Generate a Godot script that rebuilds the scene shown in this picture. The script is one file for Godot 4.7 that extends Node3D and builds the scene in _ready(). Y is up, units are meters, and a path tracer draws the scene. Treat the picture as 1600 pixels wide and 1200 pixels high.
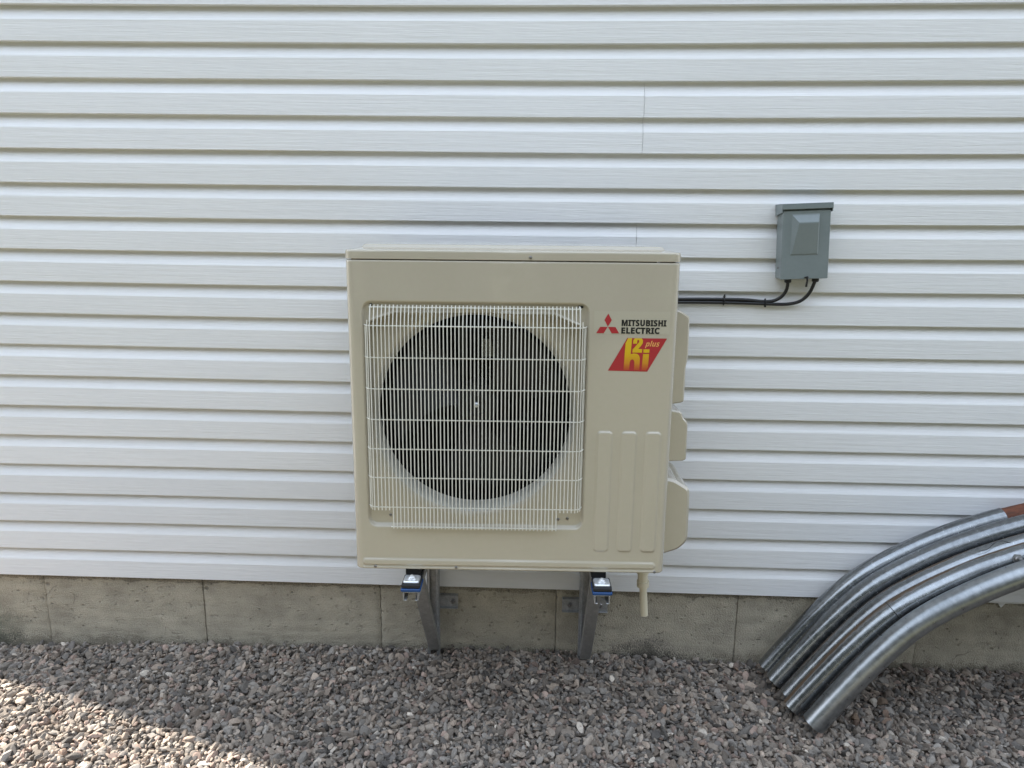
extends Node3D
# World: x right along the house wall, y up (gravel level is about 0), z out from the wall.
# The front edge of every siding lip lies at z = 0.

const LIFT := 0.54            # height of the heat pump's bottom edge above the gravel
const PITCH := 0.1014         # height of one siding course
const LIP0 := 0.254           # lowest siding edge
var rng := RandomNumberGenerator.new()
var M := {}

# ------------------------------------------------------------------ mesh builder
class Geo:
	var v := PackedVector3Array()
	var n := PackedVector3Array()
	var t := PackedVector2Array()
	var c := PackedColorArray()
	var use_c := false
	func tri(a, b, d, na, nb, nd, ua = Vector2.ZERO, ub = Vector2.ZERO, ud = Vector2.ZERO):
		var g: Vector3 = (d - a).cross(b - a)
		if g.dot(na + nb + nd) >= 0.0:
			v.append(a); v.append(b); v.append(d); n.append(na); n.append(nb); n.append(nd); t.append(ua); t.append(ub); t.append(ud)
		else:
			v.append(a); v.append(d); v.append(b); n.append(na); n.append(nd); n.append(nb); t.append(ua); t.append(ud); t.append(ub)
	func quad(a, b, d, e, na, nb, nd, ne, ua = Vector2.ZERO, ub = Vector2.ZERO, ud = Vector2.ZERO, ue = Vector2.ZERO):
		tri(a, b, d, na, nb, nd, ua, ub, ud)
		tri(a, d, e, na, nd, ne, ua, ud, ue)
	func face(p, out: Vector3):      # flat polygon (convex), normal turned to side "out"
		var g: Vector3 = (p[1] - p[0]).cross(p[2] - p[0]).normalized()
		if g.dot(out) < 0: g = -g
		for i in range(1, p.size() - 1):
			tri(p[0], p[i], p[i + 1], g, g, g, Vector2(p[0].x, p[0].y), Vector2(p[i].x, p[i].y), Vector2(p[i + 1].x, p[i + 1].y))
	func mesh() -> ArrayMesh:
		var a := []
		a.resize(Mesh.ARRAY_MAX)
		a[Mesh.ARRAY_VERTEX] = v; a[Mesh.ARRAY_NORMAL] = n; a[Mesh.ARRAY_TEX_UV] = t
		var m := ArrayMesh.new()
		m.add_surface_from_arrays(Mesh.PRIMITIVE_TRIANGLES, a)
		return m
	# box with chamfered edges, centred at o
	func box(o: Vector3, s: Vector3, ch := 0.002, b := Basis.IDENTITY):
		var h := s * 0.5
		ch = min(ch, min(h.x, min(h.y, h.z)) * 0.8)
		var ax := [Vector3.RIGHT, Vector3.UP, Vector3.BACK]
		for k in 3:
			var i := (k + 1) % 3
			var j := (k + 2) % 3
			for sg in [-1.0, 1.0]:
				var nn: Vector3 = ax[k] * sg
				var p := []
				for q in [[-1, -1], [1, -1], [1, 1], [-1, 1]]:
					p.append(o + b * (nn * h[k] + ax[i] * q[0] * (h[i] - ch) + ax[j] * q[1] * (h[j] - ch)))
				face(p, b * nn)
			for s1 in [-1.0, 1.0]:
				for s2 in [-1.0, 1.0]:
					var e1: Vector3 = ax[i] * s1 * h[i] + ax[j] * s2 * (h[j] - ch)
					var e2: Vector3 = ax[i] * s1 * (h[i] - ch) + ax[j] * s2 * h[j]
					var L: Vector3 = ax[k] * (h[k] - ch)
					face([o + b * (e1 - L), o + b * (e1 + L), o + b * (e2 + L), o + b * (e2 - L)], b * (ax[i] * s1 + ax[j] * s2))
		for sx in [-1.0, 1.0]:
			for sy in [-1.0, 1.0]:
				for sz in [-1.0, 1.0]:
					var sv := Vector3(sx, sy, sz)
					face([o + b * (sv * Vector3(h.x, h.y - ch, h.z - ch)), o + b * (sv * Vector3(h.x - ch, h.y, h.z - ch)), o + b * (sv * Vector3(h.x - ch, h.y - ch, h.z))], b * sv)
	# round tube along a path
	func tube(path, r, sides := 8, caps := true, ulen := 1.0, wall := 0.0):
		var rings := []
		var nrm := []
		var up := Vector3(0.123, 0.456, 0.881)
		var L := 0.0
		var ls := []
		var pu := Vector3.ZERO
		for i in path.size():
			var d: Vector3 = (path[min(i + 1, path.size() - 1)] - path[max(i - 1, 0)]).normalized()
			if i == 0:
				pu = d.cross(Vector3.BACK)
				if pu.length() < 0.1: pu = d.cross(Vector3.UP)
				pu = pu.normalized()
			pu = (pu - d * pu.dot(d)).normalized()
			var w := d.cross(pu)
			var ring := []
			var rn := []
			var rr: float = r[i] if r is Array else r
			for k in sides + 1:
				var a := TAU * k / sides
				var e := pu * cos(a) + w * sin(a)
				ring.append(path[i] + e * rr); rn.append(e)
			rings.append(ring); nrm.append(rn)
			if i > 0: L += path[i].distance_to(path[i - 1])
			ls.append(L)
		for i in path.size() - 1:
			for k in sides:
				var u0 := float(k) / sides
				var u1 := float(k + 1) / sides
				quad(rings[i][k], rings[i][k + 1], rings[i + 1][k + 1], rings[i + 1][k], nrm[i][k], nrm[i][k + 1], nrm[i + 1][k + 1], nrm[i + 1][k], Vector2(u0, ls[i] / ulen), Vector2(u1, ls[i] / ulen), Vector2(u1, ls[i + 1] / ulen), Vector2(u0, ls[i + 1] / ulen))
		for e in [0, path.size() - 1]:
			var dd: Vector3 = (path[0] - path[1]).normalized() if e == 0 else (path[e] - path[e - 1]).normalized()
			if wall > 0.0:           # an open pipe: rim and inner wall
				var rr: float = r[e] if r is Array else r
				for k in sides:
					var a0: Vector3 = nrm[e][k]
					var a1: Vector3 = nrm[e][k + 1]
					var o: Vector3 = path[e]
					var ri := rr - wall
					quad(o + a0 * rr, o + a1 * rr, o + a1 * ri, o + a0 * ri, dd, dd, dd, dd)
					var dp: float = min(0.04, L * 0.4)
					quad(o + a0 * ri, o + a1 * ri, o + a1 * ri - dd * dp, o + a0 * ri - dd * dp, -a0, -a1, -a1, -a0)
					tri(o - dd * dp, o + a0 * ri - dd * dp, o + a1 * ri - dd * dp, dd, dd, dd)
			elif caps:
				for k in sides: tri(path[e], rings[e][k], rings[e][k + 1], dd, dd, dd)
	# profile of (radius, height) turned round axis z or y through o
	func lathe(prof, o: Vector3, axis: Vector3, sides := 32):
		var e1 := axis.cross(Vector3.UP)
		if e1.length() < 0.1: e1 = axis.cross(Vector3.RIGHT)
		e1 = e1.normalized()
		var e2 := axis.cross(e1)
		for i in prof.size() - 1:
			var d: Vector2 = (prof[i + 1] - prof[i])
			var pn := Vector2(d.y, -d.x).normalized()
			for k in sides:
				var q := []
				for kk in [k, k + 1]:
					var a: float = TAU * kk / sides
					var e := e1 * cos(a) + e2 * sin(a)
					q.append([o + e * prof[i].x + axis * prof[i].y, o + e * prof[i + 1].x + axis * prof[i + 1].y, e * pn.x + axis * pn.y])
				quad(q[0][0], q[1][0], q[1][1], q[0][1], q[0][2], q[1][2], q[1][2], q[0][2])
	# outline in the xy plane, extruded from z0 to z1, front edge bevelled
	func extrude(poly: PackedVector2Array, z0: float, z1: float, bev := 0.0, to := Transform3D.IDENTITY, back := true):
		var area := 0.0
		for i in poly.size(): area += poly[i].cross(poly[(i + 1) % poly.size()])
		var inner := poly
		if bev > 0.0:
			inner = PackedVector2Array()
			for i in poly.size():
				var a: Vector2 = (poly[i] - poly[i - 1]).normalized()
				var b: Vector2 = (poly[(i + 1) % poly.size()] - poly[i]).normalized()
				var na: Vector2 = Vector2(-a.y, a.x) * sign(area)
				var nb: Vector2 = Vector2(-b.y, b.x) * sign(area)
				var m: Vector2 = (na + nb)
				inner.append(poly[i] + m * (bev / max(0.3, 1.0 + na.dot(nb))))
		for i in poly.size():
			var j := (i + 1) % poly.size()
			var d := (poly[j] - poly[i]).normalized()
			var nn: Vector3 = Vector3(d.y, -d.x, 0) * sign(area)
			var zf := z1 - bev
			var A := to * Vector3(poly[i].x, poly[i].y, z0)
			var B := to * Vector3(poly[j].x, poly[j].y, z0)
			var D := to * Vector3(poly[j].x, poly[j].y, zf)
			var E := to * Vector3(poly[i].x, poly[i].y, zf)
			face([A, B, D, E], to.basis * nn)
			if bev > 0.0:
				face([E, D, to * Vector3(inner[j].x, inner[j].y, z1), to * Vector3(inner[i].x, inner[i].y, z1)], to.basis * (nn + Vector3.BACK))
		var ix := Geometry2D.triangulate_polygon(inner)
		if ix.is_empty(): print("triangulation failed for an outline of ", inner.size())
		for k in range(0, ix.size(), 3):
			var w := []
			for m in 3: w.append(to * Vector3(inner[ix[k + m]].x, inner[ix[k + m]].y, z1))
			face(w, to.basis * Vector3.BACK)
		if back:
			ix = Geometry2D.triangulate_polygon(poly)
			for k in range(0, ix.size(), 3):
				var w := []
				for m in 3: w.append(to * Vector3(poly[ix[k + m]].x, poly[ix[k + m]].y, z0))
				face(w, to.basis * Vector3.FORWARD)

func obj(called: String, m: Mesh, mat: Material, parent: Node = self) -> MeshInstance3D:
	var o := MeshInstance3D.new()
	o.name = called
	o.mesh = m
	o.material_override = mat
	parent.add_child(o, true)
	return o

func thing(called: String, label: String, category: String, at := Vector3.ZERO, turn := 0.0, group := "") -> Node3D:
	var o := Node3D.new()
	o.name = called
	add_child(o, true)
	o.position = at
	o.rotation.y = turn
	tag(o, label, category, group)
	return o

func tag(o: Node, label: String, category: String, group := "") -> void:
	o.set_meta("label", label)
	o.set_meta("category", category)
	if group != "": o.set_meta("group", group)

func smooth_path(pts: Array, step := 0.02) -> Array:
	var cv := Curve3D.new()
	cv.bake_interval = step
	for i in pts.size():
		var tg: Vector3 = (pts[min(i + 1, pts.size() - 1)] - pts[max(i - 1, 0)]) * 0.5
		var l0: float = 0.33 * (pts[i].distance_to(pts[max(i - 1, 0)]))
		var l1: float = 0.33 * (pts[i].distance_to(pts[min(i + 1, pts.size() - 1)]))
		var d := tg.normalized()
		cv.add_point(pts[i], -d * l0, d * l1)
	var out := []
	for p in cv.get_baked_points(): out.append(p)
	return out

func lin(r, g, b) -> Color:
	return Color(r, g, b).linear_to_srgb()

# ------------------------------------------------------------------ textures
func noise(seed_: int, freq: float, oct := 4, type := FastNoiseLite.TYPE_SIMPLEX_SMOOTH) -> FastNoiseLite:
	var f := FastNoiseLite.new()
	f.seed = seed_; f.frequency = freq; f.fractal_octaves = oct; f.noise_type = type
	return f

func noise_bytes(seed_: int, freq: float, w: int, h: int, oct := 4, type := FastNoiseLite.TYPE_SIMPLEX_SMOOTH, seamless := true) -> PackedByteArray:
	var f := noise(seed_, freq, oct, type)
	var im: Image = f.get_seamless_image(w, h) if seamless else f.get_image(w, h)
	im.convert(Image.FORMAT_L8)
	return im.get_data()

func tex_of(im: Image) -> ImageTexture:
	im.generate_mipmaps()
	return ImageTexture.create_from_image(im)

# a noise ramp between two colours
func mottled(w: int, h: int, seed_: int, f1: float, f2: float, a: Color, b: Color, gain := 1.0) -> ImageTexture:
	var n1 := noise_bytes(seed_, f1, w, h)
	var n2 := noise_bytes(seed_ + 7, f2, w, h)
	var d := PackedByteArray()
	d.resize(w * h * 3)
	for i in w * h:
		var k: float = clamp(0.5 + ((n1[i] + n2[i]) / 510.0 - 0.5) * gain, 0.0, 1.0)
		d[i * 3] = int(255 * lerp(a.r, b.r, k)); d[i * 3 + 1] = int(255 * lerp(a.g, b.g, k)); d[i * 3 + 2] = int(255 * lerp(a.b, b.b, k))
	return tex_of(Image.create_from_data(w, h, false, Image.FORMAT_RGB8, d))

func normal_from(bytes: PackedByteArray, w: int, h: int, scale: float) -> ImageTexture:
	var im := Image.create_from_data(w, h, false, Image.FORMAT_L8, bytes)
	im.convert(Image.FORMAT_RGBA8)
	im.bump_map_to_normal_map(scale)
	return tex_of(im)

func std(col: Color, rough := 0.5, metal := 0.0) -> StandardMaterial3D:
	var m := StandardMaterial3D.new()
	m.albedo_color = col
	m.roughness = rough
	m.metallic = metal
	return m

# draws a seamless image out sideways and keeps it seamless
func stretched(im: Image, k: int) -> Image:
	im.convert(Image.FORMAT_L8)
	var w := im.get_width()
	var h := im.get_height()
	var pad := Image.create(w + 16, h, false, Image.FORMAT_L8)
	pad.blit_rect(im, Rect2i(w - 8, 0, 8, h), Vector2i(0, 0))
	pad.blit_rect(im, Rect2i(0, 0, w, h), Vector2i(8, 0))
	pad.blit_rect(im, Rect2i(0, 0, 8, h), Vector2i(w + 8, 0))
	pad.resize((w + 16) * k, h, Image.INTERPOLATE_CUBIC)
	return pad.get_region(Rect2i(8 * k, 0, w * k, h))

func make_materials() -> void:
	# white embossed vinyl: long horizontal wood grain
	var g := stretched(noise(11, 0.035, 4).get_seamless_image(64, 1024), 16)
	var g2 := stretched(noise(12, 0.11, 3).get_seamless_image(128, 1024), 8)
	var gd := g.get_data()
	var gd2 := g2.get_data()
	for i in gd.size(): gd[i] = (gd[i] + gd2[i]) / 2
	var vinyl := std(Color.WHITE, 0.42)
	vinyl.albedo_texture = mottled(512, 512, 21, 0.006, 0.05, lin(0.775, 0.775, 0.775), lin(0.835, 0.83, 0.825))
	vinyl.normal_enabled = true
	vinyl.normal_texture = normal_from(gd, 1024, 1024, 5.0)
	vinyl.normal_scale = 0.42
	M.vinyl = vinyl
	var v2 := vinyl.duplicate() as StandardMaterial3D
	v2.albedo_color = Color(0.988, 0.988, 0.985)
	M.vinyl_b = v2
	var v3 := vinyl.duplicate() as StandardMaterial3D
	v3.albedo_color = Color(0.975, 0.978, 0.982)
	M.vinyl_c = v3
	M.sheathing = std(lin(0.55, 0.55, 0.53), 0.8)
	M.roof = std(lin(0.06, 0.06, 0.065), 0.9)
	M.dark_gap = std(lin(0.02, 0.02, 0.02), 0.9)
	# cream powder coat
	var cream := std(Color.WHITE, 0.18)
	cream.albedo_texture = mottled(256, 256, 31, 0.01, 0.09, lin(0.488, 0.438, 0.342), lin(0.508, 0.458, 0.362))
	cream.uv1_triplanar = true
	cream.uv1_scale = Vector3(2.0, 2.0, 2.0)
	cream.clearcoat_enabled = true
	cream.clearcoat = 1.0
	cream.clearcoat_roughness = 0.04
	M.cream = cream
	M.cream_wire = std(lin(0.74, 0.72, 0.64), 0.36)
	var ring := std(lin(0.47, 0.45, 0.39), 0.35)
	M.bell = ring
	M.pvc = std(lin(0.66, 0.60, 0.45), 0.4)
	M.black_plastic = std(lin(0.012, 0.012, 0.013), 0.45)
	M.black_fan = std(lin(0.005, 0.005, 0.0055), 0.6)
	M.coil = std(lin(0.004, 0.004, 0.004), 0.8)
	M.motor = std(lin(0.06, 0.06, 0.06), 0.5, 0.4)
	M.motor_label = std(lin(0.5, 0.5, 0.48), 0.6)
	M.rubber = std(lin(0.014, 0.014, 0.015), 0.75)
	M.blue = std(lin(0.006, 0.055, 0.19), 0.5)
	M.cable = std(lin(0.012, 0.012, 0.013), 0.38)
	M.chrome = std(lin(0.80, 0.81, 0.82), 0.32, 0.65)
	M.screw = std(lin(0.28, 0.27, 0.26), 0.3, 0.9)
	M.red = std(lin(0.42, 0.028, 0.035), 0.35)
	M.black_print = std(lin(0.012, 0.012, 0.012), 0.4)
	M.orange_print = std(lin(0.80, 0.40, 0.12), 0.4)
	M.clear_label = std(lin(0.49, 0.45, 0.35), 0.26)
	# disconnect box: grey enamel
	var enamel := std(Color.WHITE, 0.34)
	enamel.albedo_texture = mottled(256, 256, 41, 0.01, 0.06, lin(0.19, 0.222, 0.222), lin(0.215, 0.247, 0.245))
	enamel.uv1_triplanar = true
	enamel.uv1_scale = Vector3(4, 4, 4)
	M.enamel = enamel
	# zinc for the brackets
	var zinc := std(Color.WHITE, 0.45, 0.7)
	zinc.albedo_texture = mottled(256, 256, 51, 0.03, 0.10, lin(0.32, 0.325, 0.33), lin(0.54, 0.55, 0.56), 1.5)
	zinc.uv1_triplanar = true
	zinc.uv1_scale = Vector3(5, 5, 5)
	M.zinc = zinc
	M.concrete_a = make_concrete(-1.9)
	M.concrete_b = make_concrete(0.5635)
	# crushed stone: speckled, tinted per stone
	var stone := std(Color.WHITE, 0.88)
	stone.albedo_texture = mottled(256, 256, 61, 0.02, 0.12, lin(0.55, 0.54, 0.53), lin(1.0, 1.0, 1.0), 1.7)
	stone.uv1_triplanar = true
	stone.uv1_scale = Vector3(0.6, 0.6, 0.6)
	stone.vertex_color_use_as_albedo = true
	stone.normal_enabled = true
	stone.normal_texture = normal_from(noise_bytes(63, 0.06, 256, 256, 4), 256, 256, 3.0)
	stone.normal_scale = 0.5
	M.stone = stone
	var dirt := std(Color.WHITE, 0.95)
	dirt.albedo_texture = mottled(512, 512, 71, 0.02, 0.15, lin(0.10, 0.09, 0.08), lin(0.42, 0.40, 0.37), 2.2)
	dirt.uv1_triplanar = true
	dirt.uv1_world_triplanar = true
	dirt.uv1_scale = Vector3(0.9, 0.9, 0.9)
	M.dirt = dirt

# one sheet of form-cast concrete for the whole foundation face: 4.6 m by 0.40 m
const FW := 2.4635
const FH := 0.40
var con_h := PackedByteArray()
func make_concrete(fx0: float) -> StandardMaterial3D:
	var w := 2048
	var h := 340
	var sd := 81 if fx0 < 0.0 else 181
	var big := noise_bytes(sd, 0.004, w, h, 3)
	var mid := noise_bytes(sd + 1, 0.016, w, h, 4)
	var fine := noise_bytes(sd + 2, 0.20, w, h, 3)
	var pit := noise_bytes(sd + 3, 0.035, w, h, 2, FastNoiseLite.TYPE_CELLULAR)
	var wob := noise_bytes(sd + 4, 0.008, w, h, 3)
	var st := noise(sd + 5, 0.02, 4).get_image(400, 512)
	st.convert(Image.FORMAT_L8)
	st.resize(w, h, Image.INTERPOLATE_CUBIC)
	var streak := st.get_data()
	var d := PackedByteArray()
	d.resize(w * h * 3)
	con_h.resize(w * h)
	for j in h:
		var y := (1.0 - float(j) / h) * FH - 0.13       # world height
		for i in w:
			var x := fx0 + FW * i / w
			var q := j * w + i
			var b := big[q] / 255.0
			var m := mid[q] / 255.0
			var f := fine[q] / 255.0
			var k := 0.68 + 0.26 * b + 0.24 * (m - 0.5) + 0.34 * (f - 0.5) + 0.12 * (streak[q] / 255.0 - 0.5)
			var hh := 0.55 + 0.34 * (m - 0.5) + 0.42 * (f - 0.5) + 0.3 * (streak[q] / 255.0 - 0.5)
			# bug holes
			if pit[q] < 46 and wob[q] > 112:
				hh -= 0.5
				k -= 0.16
			# wandering hairline cracks
			var cr: float = abs(wob[q] - 150 + (m - 0.5) * 30.0)
			if cr < 1.1 and b > 0.56:
				k -= 0.22
				hh -= 0.25
			var r := 0.52 * k
			var g := 0.465 * k
			var bl := 0.362 * k
			# dark splashed dirt under the drain spout, in speckles
			var sx := (x - 0.875) / 0.20
			var sy := (y + 0.01) / 0.12
			var s: float = clamp(1.25 - sqrt(sx * sx + sy * sy) , 0.0, 1.0)
			var sk: float = clamp((s * 0.95 - f * 0.75 - m * 0.35) * 3.0, 0.0, 1.0)
			if sk > 0.0:
				var df: float = 1.0 - 0.62 * sk
				r *= df; g *= df; bl *= df * 1.03
			# damp, algae-dark patch at the left end
			var lx: float = clamp((-1.18 - x) / 0.28, 0.0, 1.0) * clamp((0.17 - y) / 0.10, 0.0, 1.0)
			var al: float = clamp((lx * 0.95 - f * 0.5 - m * 0.35) * 2.6, 0.0, 1.0)
			r *= 1.0 - 0.50 * al; g *= 1.0 - 0.46 * al; bl *= 1.0 - 0.48 * al
			# soil splashed in grains just above the gravel
			var low: float = clamp((0.055 - y) / 0.07, 0.0, 1.0)
			if f * 0.7 + m * 0.45 < low * 0.80:
				r *= 0.70; g *= 0.68; bl *= 0.66
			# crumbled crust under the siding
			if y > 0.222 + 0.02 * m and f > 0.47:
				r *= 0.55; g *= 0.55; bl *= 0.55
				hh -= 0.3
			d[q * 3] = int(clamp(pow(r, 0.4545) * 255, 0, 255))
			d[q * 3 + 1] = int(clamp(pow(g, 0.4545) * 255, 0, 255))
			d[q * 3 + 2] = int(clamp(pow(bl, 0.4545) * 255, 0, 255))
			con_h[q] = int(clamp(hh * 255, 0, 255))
	# single bug holes, tie holes at the form joints and short wandering cracks
	var r8 := RandomNumberGenerator.new()
	r8.seed = sd * 13
	var holes := []
	for k in 150: holes.append([r8.randf() * w, r8.randf() * h, r8.randf_range(1.0, 3.6), r8.randf_range(1.0, 1.9)])
	if sd == 81:
		for hx in [-1.222, -0.655]: holes.append([(hx - fx0) / FW * w, (1.0 - (0.212 + 0.13) / FH) * h, 6.5, 1.2])
	for e in holes:
		for yy in range(int(e[1] - 8), int(e[1] + 9)):
			for xx in range(int(e[0] - 14), int(e[0] + 15)):
				if xx < 0 or yy < 0 or xx >= w or yy >= h: continue
				var dd: float = Vector2((xx - e[0]) / e[3], yy - e[1]).length() / e[2]
				if dd < 1.0:
					var q := yy * w + xx
					con_h[q] = int(max(0.0, con_h[q] - 130.0 * (1.0 - dd * dd)))
					for c in 3: d[q * 3 + c] = int(d[q * 3 + c] * (0.70 + 0.22 * dd))
	for k in 9:
		var px := r8.randf() * w
		var py := r8.randf() * h
		var an := r8.randf() * TAU
		for stp in r8.randi_range(25, 110):
			an += r8.randfn() * 0.28
			px += cos(an); py += sin(an) * 0.8
			for o in 2:
				var xx := int(px) + o
				var yy := int(py)
				if xx < 0 or yy < 0 or xx >= w or yy >= h: continue
				var q := yy * w + xx
				con_h[q] = int(max(0.0, con_h[q] - 40.0))
				for c in 3: d[q * 3 + c] = int(d[q * 3 + c] * 0.86)
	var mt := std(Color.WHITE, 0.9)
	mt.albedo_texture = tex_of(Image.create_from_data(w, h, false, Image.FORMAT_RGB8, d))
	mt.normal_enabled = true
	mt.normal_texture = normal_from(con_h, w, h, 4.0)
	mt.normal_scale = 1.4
	return mt

# galvanised tube skin: spangle, dull streaks along the tube, rust along one side
func galv(seed_: int, rust: Array, dull := 0.0) -> StandardMaterial3D:
	var w := 128
	var h := 1024
	var a := noise_bytes(seed_, 0.05, w, h, 3)
	var b := noise_bytes(seed_ + 1, 0.2, w, h, 2, FastNoiseLite.TYPE_CELLULAR)
	var im := noise(seed_ + 2, 0.03, 4).get_seamless_image(w, 64)
	im.convert(Image.FORMAT_L8)
	im.resize(w, h, Image.INTERPOLATE_CUBIC)
	var s := im.get_data()
	var d := PackedByteArray()
	d.resize(w * h * 3)
	var o := PackedByteArray()
	o.resize(w * h * 3)
	for j in h:
		for i in w:
			var q := j * w + i
			var k := 0.30 + dull * 0.10 + 0.12 * (a[q] / 255.0 - 0.5) + 0.05 * (b[q] / 255.0 - 0.5) + 0.20 * (s[q] / 255.0 - 0.5)
			var c := Vector3(k * 0.96, k, k * 1.03)
			var metal := 0.9
			var rough := 0.24 + dull * 0.16 + 0.12 * (a[q] / 255.0 - 0.5)
			for ru in rust:     # [angle, width, strength]
				var du: float = abs(fposmod(float(i) / w - ru[0] + 0.5, 1.0) - 0.5) / ru[1]
				var amt: float = ru[2] * (1.0 - du) + (s[q] / 255.0 - 0.5) * 1.3 + (a[q] / 255.0 - 0.5) * 0.35
				if du < 1.0 and amt > 0.30:
					var t: float = clamp((amt - 0.30) * 2.2, 0.0, 1.0)
					c = c.lerp(Vector3(0.105, 0.066, 0.038), t)
					metal = lerp(metal, 0.05, t)
					rough = lerp(rough, 0.85, t)
			d[q * 3] = int(clamp(pow(c.x, 0.4545) * 255, 0, 255)); d[q * 3 + 1] = int(clamp(pow(c.y, 0.4545) * 255, 0, 255)); d[q * 3 + 2] = int(clamp(pow(c.z, 0.4545) * 255, 0, 255))
			o[q * 3] = 255; o[q * 3 + 1] = int(clamp(rough, 0, 1) * 255); o[q * 3 + 2] = int(metal * 255)
	var m := std(Color.WHITE, 1.0, 1.0)
	m.albedo_texture = tex_of(Image.create_from_data(w, h, false, Image.FORMAT_RGB8, d))
	var ot := tex_of(Image.create_from_data(w, h, false, Image.FORMAT_RGB8, o))
	m.roughness_texture = ot
	m.roughness_texture_channel = BaseMaterial3D.TEXTURE_CHANNEL_GREEN
	m.metallic_texture = ot
	m.metallic_texture_channel = BaseMaterial3D.TEXTURE_CHANNEL_BLUE
	m.normal_enabled = true
	m.normal_texture = normal_from(a, w, h, 1.0)
	m.normal_scale = 0.05
	return m

# ------------------------------------------------------------------ scene
func _ready() -> void:
	rng.seed = 20240
	setup_view()
	make_materials()
	build_ground()
	build_hedge()
	build_house()
	build_heat_pump()
	build_brackets()
	build_disconnect()
	build_cables()
	build_hoops()
	build_gravel()
	build_loose_stones()

func setup_view() -> void:
	var cam := Camera3D.new()
	cam.name = "camera"
	cam.position = Vector3(0.4927, 0.9279 + LIFT, 2.3062)
	cam.basis = Basis.from_euler(Vector3(-0.214574, 0.037823, 0.010115))
	cam.fov = 54.834
	cam.near = 0.05
	cam.far = 2000.0
	add_child(cam)
	cam.current = true
	var sky_m := ProceduralSkyMaterial.new()
	sky_m.sky_top_color = Color(0.68, 0.73, 0.80)
	sky_m.sky_horizon_color = Color(0.89, 0.90, 0.91)
	sky_m.sky_curve = 0.25
	sky_m.ground_bottom_color = Color(0.45, 0.43, 0.40)
	sky_m.ground_horizon_color = Color(0.72, 0.74, 0.75)
	sky_m.sun_angle_max = 0.0
	var sky := Sky.new()
	sky.sky_material = sky_m
	var env := Environment.new()
	env.background_mode = Environment.BG_SKY
	env.sky = sky
	env.tonemap_mode = Environment.TONE_MAPPER_LINEAR
	env.tonemap_exposure = 4.0
	env.sdfgi_enabled = true
	env.ssao_enabled = true
	env.ssil_enabled = true
	var we := WorldEnvironment.new()
	we.name = "world_environment"
	we.environment = env
	add_child(we)
	# the sun stands behind the house, to the left: the house corner draws the shadow edge on the gravel
	var sun := DirectionalLight3D.new()
	sun.name = "sun"
	var el := deg_to_rad(42.0)
	var dir := Vector3(0.9455 * cos(el), -sin(el), 0.3257 * cos(el))
	sun.basis = Basis.looking_at(dir, Vector3.UP)
	sun.light_energy = 1.3
	sun.light_color = Color(1.0, 0.97, 0.925)
	sun.light_angular_distance = 1.2
	sun.shadow_enabled = true
	add_child(sun)

# gravel level: a little higher against the wall under the heat pump, lower to the left
func ground_y(x: float, z: float) -> float:
	var ks := [[-3.0, -0.024], [-1.43, -0.022], [-0.9, -0.006], [-0.68, 0.004], [0.19, 0.018], [0.57, 0.008], [1.08, -0.002], [1.8, -0.006], [4.0, -0.006]]
	var y := 0.0
	for i in ks.size() - 1:
		if x >= ks[i][0] and x <= ks[i + 1][0]:
			y = lerp(float(ks[i][1]), float(ks[i + 1][1]), (x - ks[i][0]) / (ks[i + 1][0] - ks[i][0]))
	var k: float = clamp(1.0 - z / 0.45, 0.0, 1.0)
	return y * k + 0.006 * sin(x * 3.1 + z * 4.7) * sin(x * 1.3 - z * 2.9 + 1.0)

func build_ground() -> void:
	var g := Geo.new()
	# fine mesh near, one great sheet beyond
	var xs := [-400.0, -40.0, -8.0, -4.0]
	var x := -3.0
	while x <= 4.01:
		xs.append(x); x += 0.1
	xs.append_array([6.0, 12.0, 40.0, 400.0])
	var zs := [-400.0, -40.0, -10.0, -1.0]
	var z := -0.1
	while z <= 2.01:
		zs.append(z); z += 0.1
	zs.append_array([3.0, 6.0, 15.0, 50.0, 400.0])
	for i in xs.size() - 1:
		for j in zs.size() - 1:
			var p := []
			for q in [[i, j], [i + 1, j], [i + 1, j + 1], [i, j + 1]]:
				var px: float = xs[q[0]]
				var pz: float = zs[q[1]]
				p.append(Vector3(px, ground_y(px, max(pz, 0.0)) - 0.016, pz))
			g.quad(p[0], p[1], p[2], p[3], Vector3.UP, Vector3.UP, Vector3.UP, Vector3.UP)
	var o := obj("ground", g.mesh(), M.dirt)
	o.set_meta("kind", "structure")

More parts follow.
